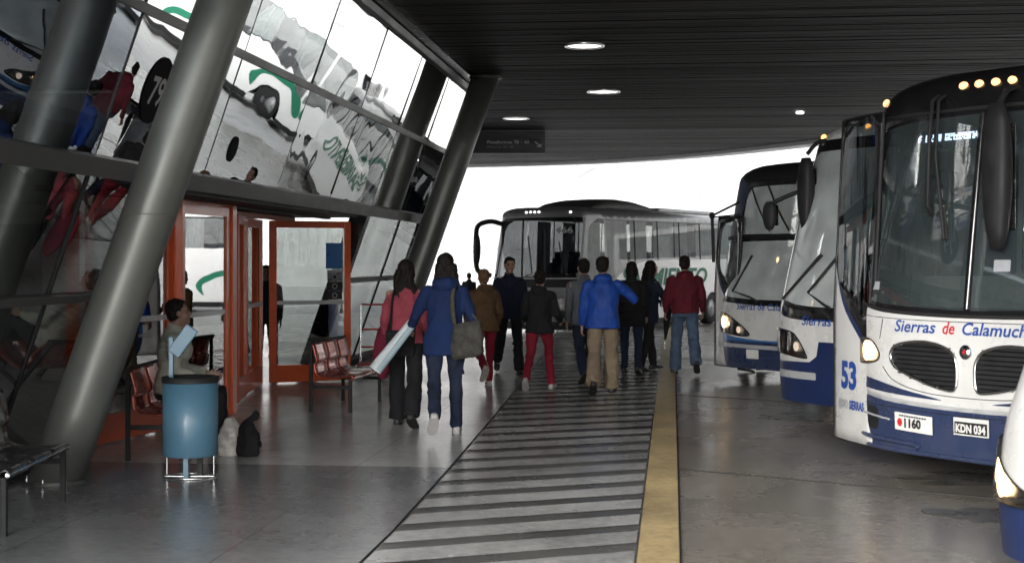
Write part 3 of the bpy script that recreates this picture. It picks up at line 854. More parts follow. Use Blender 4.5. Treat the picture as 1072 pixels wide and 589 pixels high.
silb = spl([(-1.6, .655), (-1.1, .62), (-.65, .578), (0, .56), (.65, .578), (1.1, .62), (1.6, .655)], 5, False) + spl([(1.6, .62), (1.1, .585), (.65, .545), (0, .53), (-.65, .545), (-1.1, .585), (-1.6, .62)], 5, False)
sidebl = [[(sg * 1.62, .2), (sg * A.smax, .2), (sg * A.smax, .8), (sg * 3, .7), (sg * 1.62, .62)] for sg in (1, -1)]
air = rrect(-1.22, -.86, .33, .50, .05)
regs = [(blueLow, blue, None), (sidebl[0], blue, None), (sidebl[1], blue, None), (silb, silver, None), (sw1, blue, None), (sym(sw1), blue, None), (surA, blackg, None),
        (glassA, g_front, 'windscreen'), (glassA2, g_front, 'windscreen'), (grl, blackm, 'grille'), (grr, blackm, 'grille'), (air, blackm, 'air_intake'), (sym(air), blackm, 'air_intake')]
regs += sidewins([(1.97 + 1.35 * k, 3.25 + 1.35 * k) for k in range(5)], 1.45, 2.45, g_clear)
bodyA, pA = A.shell(white, regs)
for gp_, o in ((grl, pA['grille'][0]), (grr, pA['grille'][1])):
    outline(A.P, gp_, .013, chrome, 'grille_frame', o, .006)
    m = MB()
    for k in range(9):
        z = .70 + k * .033
        xs = [x for x, zz in gp_ if abs(zz - z) < .03]
        if xs:
            a, c = min(xs), max(xs)
            if c - a > .1: m.tube([A.P(a + (c - a) * q / 6, z, .003) for q in range(7)], .005, blackg, 4)
    m.build('grille_slats', blackg, o)
outline(A.P, [(-.0, 1.24), (-.0, 2.6)], .022, blackg, 'divider_bar', A.root, .0, closed=False)
for k in (.62, .78):
    pass
outline(A.P, spl([(-1.42, 1.50), (-1.25, 1.33), (-.95, 1.23), (-.4, 1.195), (.4, 1.195), (.95, 1.23), (1.25, 1.33), (1.42, 1.50)], 6, False), .014, rubber, 'seal', A.root, .004, closed=False)
outline(A.P, [(-1.35 + .1 * k, 2.64) for k in range(28)], .016, rubber, 'seal', A.root, .004, closed=False)
for o_ in (spl([(-1.3, .46), (-1.0, .44), (-.72, .42)], 4, False), spl([(1.3, .46), (1.0, .44), (.72, .42)], 4, False)): outline(A.P, o_, .008, silver, 'bumper_trim', A.root, .008, closed=False)
outline(A.P, spl([(-1.45, .30), (-1.0, .275), (-.5, .265), (-.42, .24)], 5, False), .018, blue, 'bumper_lip', A.root, .012, closed=False)
outline(A.P, spl([(-1.45, .215), (-1.0, .205), (0, .205), (1.0, .205), (1.45, .215)], 5, False), .02, blue, 'bumper_lip', A.root, .004, closed=False)
hl = spl([(-1.26, .90), (-1.16, .985), (-1.02, 1.0), (-.90, .965), (-.83, .88), (-.90, .83), (-1.12, .81), (-1.24, .83)], 4)
A.lamp(hl, [(-1.02, .905, .075, lamp_on), (-1.16, .895, .062, lamp_on)])
A.lamp(sym(hl), [(1.02, .905, .075, lamp_on), (1.16, .895, .062, lamp_on)])
A.roundlamps([(-1.2, 2.80), (-.22, 2.85), (-.075, 2.85), (.075, 2.85), (.22, 2.85), (1.2, 2.80)], warmw, .036)
text_on(A.P, 'Sierras ', -.66, 1.065, .085, bluetxt, 'lettering', A.root, width=.40, shear=.25, weight=.002)
text_on(A.P, 'de ', -.20, 1.065, .085, redtxt, 'lettering', A.root, width=.105, shear=.25, weight=.002)
text_on(A.P, 'Calamuchita', -.03, 1.065, .085, bluetxt, 'lettering', A.root, width=.64, shear=.25, weight=.002)
em = MB(); n = 18
em.rings([[A.P(.047 * math.cos(2 * PI * j / n), .945 + .05 * math.sin(2 * PI * j / n), o) for j in range(n)] for o in (.0, .016)], chrome); e_ = em.build('emblem', chrome, A.root)
em = MB(); em.add([A.P(x, z, .02) for x, z in ((-.022, .945), (-.005, .965), (.012, .957), (.0, .94), (-.009, .925))], [(0, 1, 2, 3, 4)], redtxt); em.build('emblem_mark', redtxt, e_)
platew = mat('plate_white', (.5, .5, .48), .5); 
pl = patch(A.P, [(-.63, .36), (-.27, .35), (-.27, .475), (-.63, .485)], platew, 'permit_plate', A.root, .03, .06)
text_on(A.P, '1160', -.53, .385, .06, blackm, 'lettering', pl, width=.16, weight=.004, off=.035)
em = MB()
for q in range(11): em.add([A.P(-.58 + .024 * q + x, .458 - .0006 * q + z, .035) for x, z in ((0, 0), (.018, 0), (.018, .011), (0, .011))], [(0, 1, 2, 3)], blackm)
em.build('small_print', blackm, pl)
em = MB(); em.add([A.P(-.575 + .026 * math.cos(2 * PI * j / 12), .415 + .03 * math.sin(2 * PI * j / 12), .035) for j in range(12)], [list(range(12))], redtxt); em.build('seal_mark', redtxt, pl)
platek = mat('plate_black', (.015, .015, .015), .5)
pk = patch(A.P, [(-.085, .375), (.205, .375), (.205, .495), (-.085, .495)], platew, 'licence_plate', A.root, .03, .06)
patch(A.P, [(-.075, .385), (.195, .385), (.195, .468), (-.075, .468)], platek, 'plate_field', pk, .034, .06)
text_on(A.P, 'KDN 034', -.062, .398, .055, platew, 'lettering', pk, width=.245, weight=.003, off=.037)
patch(A.P, rrect(.20, .33, 1.50, 1.58, .008), greytxt, 'windscreen_sticker', A.root, .006, .05)
patch(A.P, rrect(-.95, -.86, 1.36, 1.42, .008), greytxt, 'windscreen_sticker', A.root, .006, .05)
for q in (spl([(-1.4, 1.22), (-1.0, 1.165), (0, 1.15), (1.0, 1.165), (1.4, 1.22)], 5, False), spl([(-1.5, .525), (-.9, .515), (0, .50), (.9, .515), (1.5, .525)], 5, False), [(-.80, .21), (-.80, .51)], [(.80, .21), (.80, .51)], spl([(-.80, .80), (-.66, .70), (-.3, .635), (.3, .635), (.66, .70), (.80, .80), (.84, 1.0), (.80, 1.15)], 5, False), [(-.84, 1.0), (-.80, 1.15)]):
    outline(A.P, q, .0035, blackm, 'panel_gap', A.root, .0, closed=False, n=5)
# destination display dots
dm = MB(); x = -.66
rl = random.Random(5)
for wd in (.045, -.03, .04, .04, -.02, .05, -.03, .05, .06, .05, .06, .05, .05, -.03, .02, -.02, .05):
    if wd > 0:
        nx = max(1, int(wd / .012))
        for i in range(nx):
            for j in range(4):
                if rl.random() < .85: 
                    xx = x + i * .013; zz = 2.445 + j * .013
                    a = A.P(xx, zz, -.06); c = A.P(xx + .009, zz + .009, -.06)
                    dm.add([A.P(xx, zz, -.06), A.P(xx + .01, zz, -.06), A.P(xx + .01, zz + .01, -.06), A.P(xx, zz + .01, -.06)], [(0, 1, 2, 3)], led)
        x += wd + .006
    else: x += -wd
dd = patch(A.P, rrect(-.75, .2, 2.38, 2.54, .02), blackm, 'destination_display', A.root, -.075, .1)
dm.build('display_dots', led, dd)
A.wiper([(-.34, 2.76, .03), (-.33, 2.70, .10), (-.31, 2.3, .09), (-.20, 1.72, .05)])
A.wiper([(-.40, 2.76, .03), (-.38, 2.70, .11), (-.36, 2.45, .12), (-.33, 1.95, .10), (-.34, 1.90, .03)], .018)
def mirror(b, pts, box_c, w, h, d=.1, m=blackg, r=.022):
    """arm along pts, then a tapered head hanging at box_c (bus local)"""
    mb = MB(); mb.tube(spl([tuple(p) for p in pts], 4, False), r, blackm, 8); o = mb.build('mirror', m, b.root)
    mb = MB(); n = 16; rings = []
    for k in range(9):
        t = k / 8; q = math.sin(PI * min(1, max(0, t * .92 + .04))) ** .35
        rings.append([V(box_c) + V((w / 2 * q * (1 - .18 * t) * (abs(math.cos(2 * PI * j / n)) ** .6) * (1 if math.cos(2 * PI * j / n) > 0 else -1), d / 2 * q * math.sin(2 * PI * j / n), h / 2 - h * t)) for j in range(n)])
    mb.rings(rings, m); mb.build('mirror_head', m, o)
    mb = MB(); mb.box(-w * .38, w * .38, d / 2 + .001, d / 2 + .006, -h * .36, h * .36, chrome, Matrix.Translation(V(box_c))); mb.build('mirror_glass', chrome, o)
pm = A.P(.28, 2.78, 0)
mirror(A, [pm, pm + V((0, -.12, -.03)), pm + V((.02, -.24, -.14))], pm + V((.02, -.26, -.62)), .24, .98, .14, blackm)
A.wheels(); A.cockpit(); A.seats(6, seatfab, 2.3)
dA = doorleaf(A, at(2.545, 11.72), at(2.69, 11.05), 2.66, '53', 1.27, .20, (.20, .60))
m = MB(); m.beam(A.P(.05, .22, -.35), A.P(.05, .08, -.3), .06, .06, blackm); m.beam(A.P(.02, .08, -.3), A.P(.6, .08, -.3), .06, .05, blackm); m.build('tow_hook', blackm, A.root)
# curtains / blind behind the screen
fabc = mat('curtain', (.68, .70, .70), .9, var=.15)
def curtain(b, s0, s1, z0, z1, name='curtain', m=None, off=-.10, amp=.02, folds=5):
    mb = MB(); n = 8 * folds; vs = []
    for i in range(n + 1):
        s = s0 + (s1 - s0) * i / n; o = off + amp * math.sin(i / n * folds * 2 * PI)
        vs += [b.P(s, z0, o), b.P(s, z1, o)]
    mb.add(vs, [(2 * i, 2 * i + 2, 2 * i + 3, 2 * i + 1) for i in range(n)], m or fabc, True)
    mb.build(name, m or fabc, b.root)
curtain(A, -1.22, -1.02, 1.75, 2.45, folds=3)
curtain(A, 1.0, 1.3, 1.6, 2.5, folds=3)

# ---- bus behind 53
B = Bus('coach', 3.15, 13.75, 35, 'coach between numbers 53 and 48 with tall raked windscreen and square headlight', rake=((0, 0), (1.1, 0), (2.7, .45)))
gB = spl([(-1.36, 1.40), (-1.24, 1.24), (-.9, 1.16), (-.4, 1.13), (.4, 1.13), (.9, 1.16), (1.24, 1.24), (1.36, 1.40)], 4, False) + [(1.40, 2.5), (1.0, 2.66), (-1.0, 2.66), (-1.40, 2.5)]
surB = spl([(-1.5, 1.45), (-1.36, 1.15), (-1.15, 1.06), (-.7, 1.0), (.7, 1.0), (1.15, 1.06), (1.36, 1.15), (1.5, 1.45)], 4, False) + [(1.9, 2.9), (1.0, 2.80), (-1.0, 2.80), (-1.9, 2.9)]
lowB = [(-B.smax, .2), (B.smax, .2), (B.smax, .62), (-.46, .62), (-.46, .78), (-.5, .56), (-.60, .53), (-B.smax, .56)]
lowB = [(-B.smax, .2), (B.smax, .2), (B.smax, .8), (.5, .8), (-.42, .8), (-.45, .66), (-.55, .60), (-1.1, .585), (-B.smax, .60)]
strB = rrect(-1.30, -.46, .43, .50, .012); strB2 = rrect(-.3, .3, .43, .50, .012)
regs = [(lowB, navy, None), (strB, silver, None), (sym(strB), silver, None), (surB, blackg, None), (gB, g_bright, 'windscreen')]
regs += sidewins([(1.97 + 1.35 * k, 3.25 + 1.35 * k) for k in range(5)], 1.3, 2.5, g_clear)
B.shell(white, regs)
hb = spl([(-1.38, .72), (-1.36, .86), (-1.2, .90), (-.86, .885), (-.72, .82), (-.58, .66), (-.62, .635), (-.9, .655), (-1.25, .68)], 3)
dimlamp = emat('lamp_dim', (1, .8, .6), 1.2)
B.lamp(hb, [(-1.15, .78, .05, chrome), (-1.02, .80, .03, blackm), (-.9, .79, .055, chrome), (-.75, .74, .045, dimlamp)], housing=mat('lamp_housing', (.5, .5, .5), .25, .7))
B.lamp(sym(hb), [(1.15, .78, .05, chrome), (.9, .79, .055, chrome), (.75, .74, .045, dimlamp)], housing=MATS['lamp_housing'])
text_on(B.P, 'Sierras de Calamuchita', -.66, .955, .09, bluetxt, 'lettering', B.root, width=1.4, shear=.2, weight=.002)
em = MB(); em.add([B.P(-1.05 + x, 1.0 + z - .05, .006) for x, z in ((-.025, .03), (.025, .03), (.02, -.015), (0, -.035), (-.02, -.015))], [(0, 1, 2, 3, 4)], greytxt); em.build('emblem', greytxt, B.root)
B.plate(-.15, .15, .42, .55, 'IFR 612' if False else '   ', blackm, platek)if False else None
B.roundlamps([(-1.12, 2.86), (1.12, 2.86), (-.35, 2.94), (.35, 2.94)], amber, .03)
B.wiper([(-.25, 1.12, .02), (-.3, 1.14, .05), (-.55, 1.25, .06), (-.15, 1.75, .04)])
B.wiper([(-.5, 1.08, .02), (-.7, 1.12, .05), (-.95, 1.18, .06), (-.50, 1.62, .04)])
pm = B.P(-.95, 2.80, 0)
mirror(B, [pm, pm + V((-.03, -.10, -.03)), pm + V((-.06, -.20, -.14))], pm + V((-.06, -.22, -.54)), .20, .72, .14, blackm)
mirror(B, [B.P(-1.2, 2.3, 0), B.P(-1.2, 2.2, .15), B.P(-1.2, 2.1, .28)], B.P(-1.15, 1.95, .30), .18, .28, .1, blackm)
curtain(B, -1.0, -.35, 1.15, 1.5, 'dash_cover', blackm, -.25, .01, 2)
B.wheels(); B.cockpit(.75); B.seats(5, seatfab, 2.5)

# ---- bus 48
C = Bus('coach', 3.23, 18.6, 35, 'coach with two-tier windscreen, blue upper pillar and door number 48', sc=.96, rake=((0, 0), (1.1, 0), (2.7, .25)))
lowC1 = spl([(-1.34, 1.30), (-1.15, 1.19), (-.7, 1.14), (0, 1.12), (.7, 1.14), (1.15, 1.19), (1.34, 1.30)], 4, False) + [(1.36, 1.88), (0, 1.90), (-1.36, 1.88)]
upC = [(-.74, 1.99), (.74, 1.99)] + spl([(.74, 2.45), (.68, 2.58), (.5, 2.63), (-.5, 2.63), (-.68, 2.58), (-.74, 2.45)], 4, False)
surC = spl([(-1.6, 1.50), (-1.36, 1.16), (-1.1, 1.09), (0, 1.04), (1.1, 1.09), (1.36, 1.16), (1.6, 1.50)], 4, False) + [(1.6, 1.96), (1.24, 2.5), (1.05, 2.70), (-1.05, 2.70), (-1.24, 2.5), (-1.6, 1.96)]
bluC = [(-1.95, 1.98), (-.80, 1.98), (-.80, 2.45), (-.70, 2.62), (-1.0, 2.80), (-1.95, 2.80)]
topC = [(-C.smax, 2.68), (C.smax, 2.68), (C.smax, 3.2), (-C.smax, 3.2)]
lowC = [(-C.smax, .2), (C.smax, .2), (C.smax, .8)] + spl([(1.6, .82), (1.3, .74), (.8, .62), (0, .585), (-.8, .62), (-1.3, .74), (-1.6, .82)], 4, False) + [(-C.smax, .8)]
strC = rrect(-1.05, 1.05, .47, .52, .012)
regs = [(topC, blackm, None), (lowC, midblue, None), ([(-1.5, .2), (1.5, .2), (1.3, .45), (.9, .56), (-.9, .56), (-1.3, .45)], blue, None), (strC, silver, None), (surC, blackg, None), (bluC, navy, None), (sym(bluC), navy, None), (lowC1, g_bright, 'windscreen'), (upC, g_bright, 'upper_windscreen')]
regs += sidewins([(1.97 + 1.35 * k, 3.25 + 1.35 * k) for k in range(5)], 1.3, 2.6, g_clear)
C.shell(white, regs)
hc = spl([(-1.32, .74), (-1.30, .90), (-1.12, .93), (-.85, .90), (-.55, .78), (-.36, .66), (-.5, .63), (-.9, .655), (-1.2, .68)], 3)
C.lamp(hc, [(-1.02, .80, .08, lamp_on), (-.80, .77, .05, chrome), (-.60, .71, .045, dimlamp)], housing=MATS['lamp_housing'])
C.lamp(sym(hc), [(1.12, .80, .075, lamp_on), (.88, .78, .05, chrome), (.66, .72, .045, chrome)], housing=MATS['lamp_housing'])
text_on(C.P, 'Sierras de Calamuchita', -.64, .985, .09, bluetxt, 'lettering', C.root, width=1.3, shear=.2, weight=.002)
outline(C.P, [(-1.5 + .1 * k, 1.945) for k in range(31)], .028, blackm, 'windscreen_bar', C.root, .0, closed=False)
C.roundlamps([(-1.38, 1.98), (1.38, 1.98)], amber, .03)
pk = patch(C.P, rrect(-.42, -.18, .34, .46, .01), platew, 'licence_plate', C.root, .02, .06)
C.wiper([(-.2, 1.10, .02), (-.3, 1.14, .05), (-.7, 1.22, .05), (-.4, 1.7, .03)])
for q in (-.1, .25): outline(C.P, spl([(q - .5, 2.62), (q - .25, 2.3), (q, 2.02)], 4, False), .012, blackm, 'wiper', C.root, .05, closed=False)
mb = MB(); a = C.P(-1.3, 2.45, 0) + V((0, 0, -.17))
C.wheels(); C.cockpit(.7); C.seats(6, seatfab, 2.4)
dC = doorleaf(C, at(2.70, 19.75), at(2.93, 19.2), 2.14, '48', 1.26, .26, (.20, .60), glassm=g_clear)
# grab mirror bracket over the open door
mb = MB(); p0 = loc(C, at(2.69, 19.75, 1.55)); p1 = loc(C, at(2.67, 19.75, 2.17)); p2 = loc(C, at(2.96, 19.3, 2.33))
mb.tube([p0, p1], .022, blackm, 8); mb.tube([p1, p2], .016, blackm, 8); mb.tube([p1 - V((0, 0, .02)), p2 - V((0, 0, .16))], .01, blackm, 6)
mb.ell(p1, .04, .04, .05, blackm); mb.build('mirror_bracket', blackm, C.root)

# ---- nearest bus, cut by the frame
D = Bus('coach', 2.75, 5.9, 35, 'nearest coach, only its white corner and lit headlight showing at the frame edge', rake=((0, 0), (.55, .0), (.8, .05), (1.0, .16), (1.25, .30), (2.7, .5)), n=2.4)
gD = spl([(-1.36, 1.50), (-1.1, 1.40), (-.5, 1.36), (.5, 1.36), (1.1, 1.40), (1.36, 1.50)], 4, False) + [(1.36, 2.5), (-1.36, 2.5)]
surD = [(-1.5, 1.35), (1.5, 1.35), (1.8, 2.9), (-1.8, 2.9)]
lowD = [(-D.smax, .2), (D.smax, .2), (D.smax, .5), (1.2, .46), (0, .44), (-1.2, .46), (-D.smax, .5)]
regs = [(lowD, navy, None), (surD, blackg, None), (gD, g_front, 'windscreen')] + sidewins([(1.97 + 1.35 * k, 3.25 + 1.35 * k) for k in range(5)], 1.3, 2.5, g_clear)
D.shell(white, regs)
hd = spl([(-1.48, .52), (-1.46, .66), (-1.36, .74), (-1.22, .66), (-1.0, .56), (-.8, .50), (-.9, .46), (-1.25, .46)], 4)
D.lamp(hd, [(-1.33, .58, .075, lamp_on), (-1.14, .53, .055, lamp_on)]); D.lamp(sym(hd), [(1.33, .58, .075, lamp_on), (1.14, .53, .055, lamp_on)])
D.wheels(); D.cockpit(.8); D.seats(4, seatfab, 2.5)

# ---- coach crossing at the far end
E = Bus('coach', .35, 31.2, 58, 'grey and white coach lettered Sarmiento turning across the far end of the canopy', n=3, sc=.85, z0=.14, zs=2.98, rz=.2, L=11, rake=((0, 0), (1.2, 0), (2.9, .3)))
greyp = mat('coach_grey', (.17, .175, .18), .35, .2, .5, .08, 3, coat=.3, dirt=.4)
gE = spl([(-1.36, 1.62), (-1.15, 1.50), (-.6, 1.45), (.6, 1.45), (1.15, 1.50), (1.32, 1.58)], 4, False) + [(1.34, 2.8), (.8, 2.84), (-.8, 2.84), (-1.38, 2.78)]
surE = [(-1.55, 1.40), (1.40, 1.40), (1.44, 2.92), (-1.55, 2.92)]
belt = [(-1.5, .14), (1.5, .14), (1.5, .34), (-1.5, .34)]
dkE = [(-1.5, 1.18), (1.45, 1.18), (1.45, 1.40), (-1.5, 1.40)]
whE = lambda sg: [(sg * x, z) for x, z in spl([(1.9, .3), (2.7, .95), (3.1, 1.25), (3.7, 1.58), (4.6, 1.78), (6.0, 1.86)], 4, False) + [(E.smax, 1.90), (E.smax, .30)]]
winE = lambda sg: [(sg * x, z) for x, z in spl([(2.78, 1.12), (3.15, 1.36), (3.75, 1.66), (4.6, 1.85), (6.0, 1.92)], 4, False) + [(E.smax - .3, 1.95), (E.smax - .3, 2.90), (2.78, 2.90)]]
fwE = lambda sg: [(sg * x, z) for x, z in spl([(1.62, 1.3), (2.1, 1.12), (2.68, 1.12)], 3, False) + [(2.68, 2.9), (2.2, 2.9), (1.75, 2.75), (1.62, 2.6)]]
whiteE = mat('coach_white', (.8, .8, .79), .35, 0, .5, .04, 3, coat=.3, dirt=.2)
regs = [(whE(1), whiteE, None), (whE(-1), whiteE, None), (belt, blackm, None), ([(1.5, .14), (E.smax, .14), (E.smax, .30), (1.5, .30)], blackm, None), (dkE, blackm, None), (surE, blackg, None),
        (gE, g_coachf, 'windscreen'), (winE(1), g_coach, 'side_window'), (winE(-1), g_coach, 'side_window'), (fwE(1), g_coach, 'front_side_window'), (fwE(-1), g_coach, 'front_side_window')]
E.shell(greyp, regs)
regsE = regs
for k in range(6):
    for sg in (1, -1): outline(E.P, [(sg * (4.35 + 1.35 * k), 1.80 + (.06 if k else 0)), (sg * (4.35 + 1.35 * k), 2.9)], .016, blackm, 'window_divider', E.root, .002, closed=False)
for k in range(6):
    a_ = 2.86 + 1.35 * k
    curtain(E, a_, a_ + (1.18, .95, 1.25, .8, 1.2, 1.2)[k], 1.25 if k < 1 else 1.5, 2.88, folds=6, off=-.06, amp=.012)
    curtain(E, -a_ - 1.2, -a_ - .5, 1.5, 2.88, folds=4, off=-.06, amp=.012)
curtain(E, 1.75, 2.6, 1.2, 2.8, folds=4, off=-.08)
text_on(E.P, 'SARMIENTO', 3.55, 1.20, .44, greentxt, 'lettering', E.root, width=5.3, shear=.22, weight=.02, off=.01)
text_on(E.P, 'SARMIENTO', -9.0, 1.20, .44, greentxt, 'lettering', E.root, width=5.3, shear=.22, weight=.02, off=.01)
text_on(E.P, '466', .62, 2.52, .16, greytxt, 'fleet_number', E.root, width=.46, weight=.008, off=.012)
E.roundlamps([(-.30, 3.08), (-.17, 3.09), (-.04, 3.09), (.09, 3.09), (1.0, 3.07)], emat('marker_white', (1, .98, .95), 6), .032)
outline(E.P, [(-1.4 + .1 * k, 1.40) for k in range(29)], .02, silver, 'trim_strip', E.root, .012, closed=False)
he = spl([(-1.3, .75), (-1.25, .95), (-.9, .93), (-.7, .80), (-.8, .68), (-1.15, .66)], 3)
E.lamp(he, [(-1.1, .82, .07, chrome)], housing=MATS['lamp_housing']); E.lamp(sym(he), [(1.1, .82, .07, chrome)], housing=MATS['lamp_housing'])
mb = MB(); fl = spl([(.85, .62), (1.0, .60), (1.05, .5), (.92, .42), (.82, .5)], 3); patch(E.P, fl, blackm, 'fog_light', E.root, .005); patch(E.P, sym(fl), blackm, 'fog_light', E.root, .005)
# V shaped bonnet creases
outline(E.P, [(-.5, 1.15), (-.2, .62)], .010, blackm, 'panel_crease', E.root, .0, closed=False); outline(E.P, [(.5, 1.15), (.2, .62)], .010, blackm, 'panel_crease', E.root, .0, closed=False)
mb = MB(); ap = E.P(-1.30, 2.78, .0)
arm = spl([tuple(ap), tuple(ap + V((-.14, -.22, .05))), tuple(ap + V((-.36, -.34, -.03))), tuple(ap + V((-.42, -.36, -.25))), tuple(ap + V((-.42, -.36, -.85))), tuple(ap + V((-.34, -.33, -1.05))), tuple(ap + V((-.10, -.25, -1.12)))], 6, False)
mb.tube(arm, .055, blackm, 8); o = mb.build('mirror', blackm, E.root)
mb = MB(); mb.ell(ap + V((-.40, -.36, -.55)), .09, .07, .36, blackm); mb.build('mirror_head', blackm, o)
E.wiper([(-.2, 1.40, .02), (-.1, 1.44, .05), (.1, 1.5, .05), (-.15, 2.45, .03)]); E.wiper([(.3, 1.40, .02), (.4, 1.44, .05), (.95, 1.5, .05), (.75, 2.3, .03)])
E.wheels((2.6, 8.2)); E.cockpit(.8); E.seats(8, seatfab, 2.5)
# roof pod
mb = MB(); rs = []
for k in range(13):
    t = k / 12; yy = 1.6 + 4.4 * t; hh = .02 + .30 * (math.sin(PI * min(1, t * 1.15)) ** .5 if t < .87 else .2); ww = .85
    rs.append([V((ww * (math.copysign(abs(math.cos(2 * PI * j / 20)) ** .5, math.cos(2 * PI * j / 20))), yy, 3.16 + max(0, math.sin(2 * PI * j / 20)) ** .6 * hh)) * E.sc for j in range(20)])
podm = mat('roof_pod', (.05, .05, .05), .6)
mb.rings(rs, podm); mb.build('air_conditioner', podm, E.root)
mb = MB(); mb.v = []; mb.box(-.8, .8, 5.6, 9.2, 3.16, 3.30, greyp); mb.v = [tuple(V(v) * E.sc) for v in mb.v]; mb.build('roof_rack', greyp, E.root, .04)
# driver's jacket hung inside
curtain(E, .60, .85, 1.62, 2.15, 'hanging_shirt', fabc, -.55, .03, 2)

# sister coach parked beyond the bays: what the door glass mirrors
Fc = Bus('coach', 6.8, 43.5, -6.2, 'white coach with green swirl parked beyond the bays, mirrored in the door glass', n=3, z0=.14, zs=2.98, rz=.2, L=11, rake=((0, 0), (1.2, 0), (2.9, .3)))
Fc.shell(whiteE, regsE)
sw_ = [(2.5, .7), (2.7, 1.1), (3.3, 1.4), (4.1, 1.3), (4.6, .9), (4.3, .55), (4.35, .9), (3.9, 1.15), (3.3, 1.2), (2.9, .95), (2.7, .65)]
patch(Fc.P, spl(sw_, 4), greentxt, 'swirl', Fc.root, .01, .15)
patch(Fc.P, spl([(x + 3.2, z * .9) for x, z in sw_], 4), greentxt, 'swirl', Fc.root, .01, .15)
for k in range(5): curtain(Fc, 3.05 + 1.5 * k, 3.7 + 1.5 * k, 1.9, 2.85, folds=4, off=-.07)
Fc.wheels((2.6, 8.2)); Fc.seats(6, seatfab, 2.5)

# distant coach glimpsed past the mirror
Gd = Bus('coach', -2.2, 112, 80, 'distant pale coach with red band seen past the far column', n=3, W=1.25, L=9, zs=2.9, rz=.2)
regs = [([(-Gd.smax, .9), (Gd.smax, .9), (Gd.smax, 1.2), (-Gd.smax, 1.2)], redtxt, None), (rrect(-1.2, 1.2, 1.4, 2.7, .1), g_clear, 'windscreen')] + sidewins([(1.85 + 1.35 * k, 3.1 + 1.35 * k) for k in range(5)], 1.5, 2.5, g_dark)
Gd.shell(whiteE, regs); Gd.wheels()

# ------------------------------------------------------------------ PEOPLE
def bake(mb, name, m, parent, vox, smooth=3, wr=0, wf=9, seed=0, anis=(1, 1, .6)):
    """fuse overlapping volumes into one continuous surface, then crease it"""
    o = mb.build(name, m, None)
    md = o.modifiers.new('r', 'REMESH'); md.mode = 'VOXEL'; md.voxel_size = vox; md.use_smooth_shade = True
    if smooth:
        sm = o.modifiers.new('s', 'SMOOTH'); sm.iterations = smooth; sm.factor = .5
    bpy.context.view_layer.update()
    me = bpy.data.meshes.new_from_object(o.evaluated_get(bpy.context.evaluated_depsgraph_get()))
    old = o.data; o.modifiers.clear(); o.data = me; bpy.data.meshes.remove(old); me.name = name
    me.materials.clear(); me.materials.append(m)
    if wr:
        off = V((seed * 7.3, seed * 3.1, seed))
        for v in me.vertices:
            c = v.co; q = V((c.x * wf * anis[0], c.y * wf * anis[1], c.z * wf * anis[2])) + off
            a = noise.noise(q); b_ = noise.noise(q * 2.3 + V((5, 5, 5)))
            v.co = c + v.normal * (wr * ((1 - abs(a) * 2.2) + .5 * b_ - .5))
    me.polygons.foreach_set('use_smooth', [True] * len(me.polygons))
    me.update()
    o.parent = parent
    return o
def skinmat(t): return mat('skin_%d' % int(t * 100), (t, t * .60, t * .44), .5, 0, .4, .08, 12)
def cloth(name, col, rough=.85, var=.25, vs=7, bump=.012): return mat(name, col, rough, 0, .2, var, vs, bump=bump, bscale=15)
hairm = mat('hair_dark', (.010, .008, .007), .7, 0, .15, .5, 60, stretch=(1, 1, .1), bump=.002, bscale=90)
hairl = mat('hair_brown', (.13, .075, .04), .7, 0, .2, .4, 60, stretch=(1, 1, .1), bump=.002, bscale=90)
shoed = mat('shoe_dark', (.02, .02, .022), .5)
shoew = mat('shoe_pale', (.38, .37, .36), .6)
eyem = mat('eye', (.03, .02, .015), .15); lipm = mat('lips', (.25, .09, .08), .5)

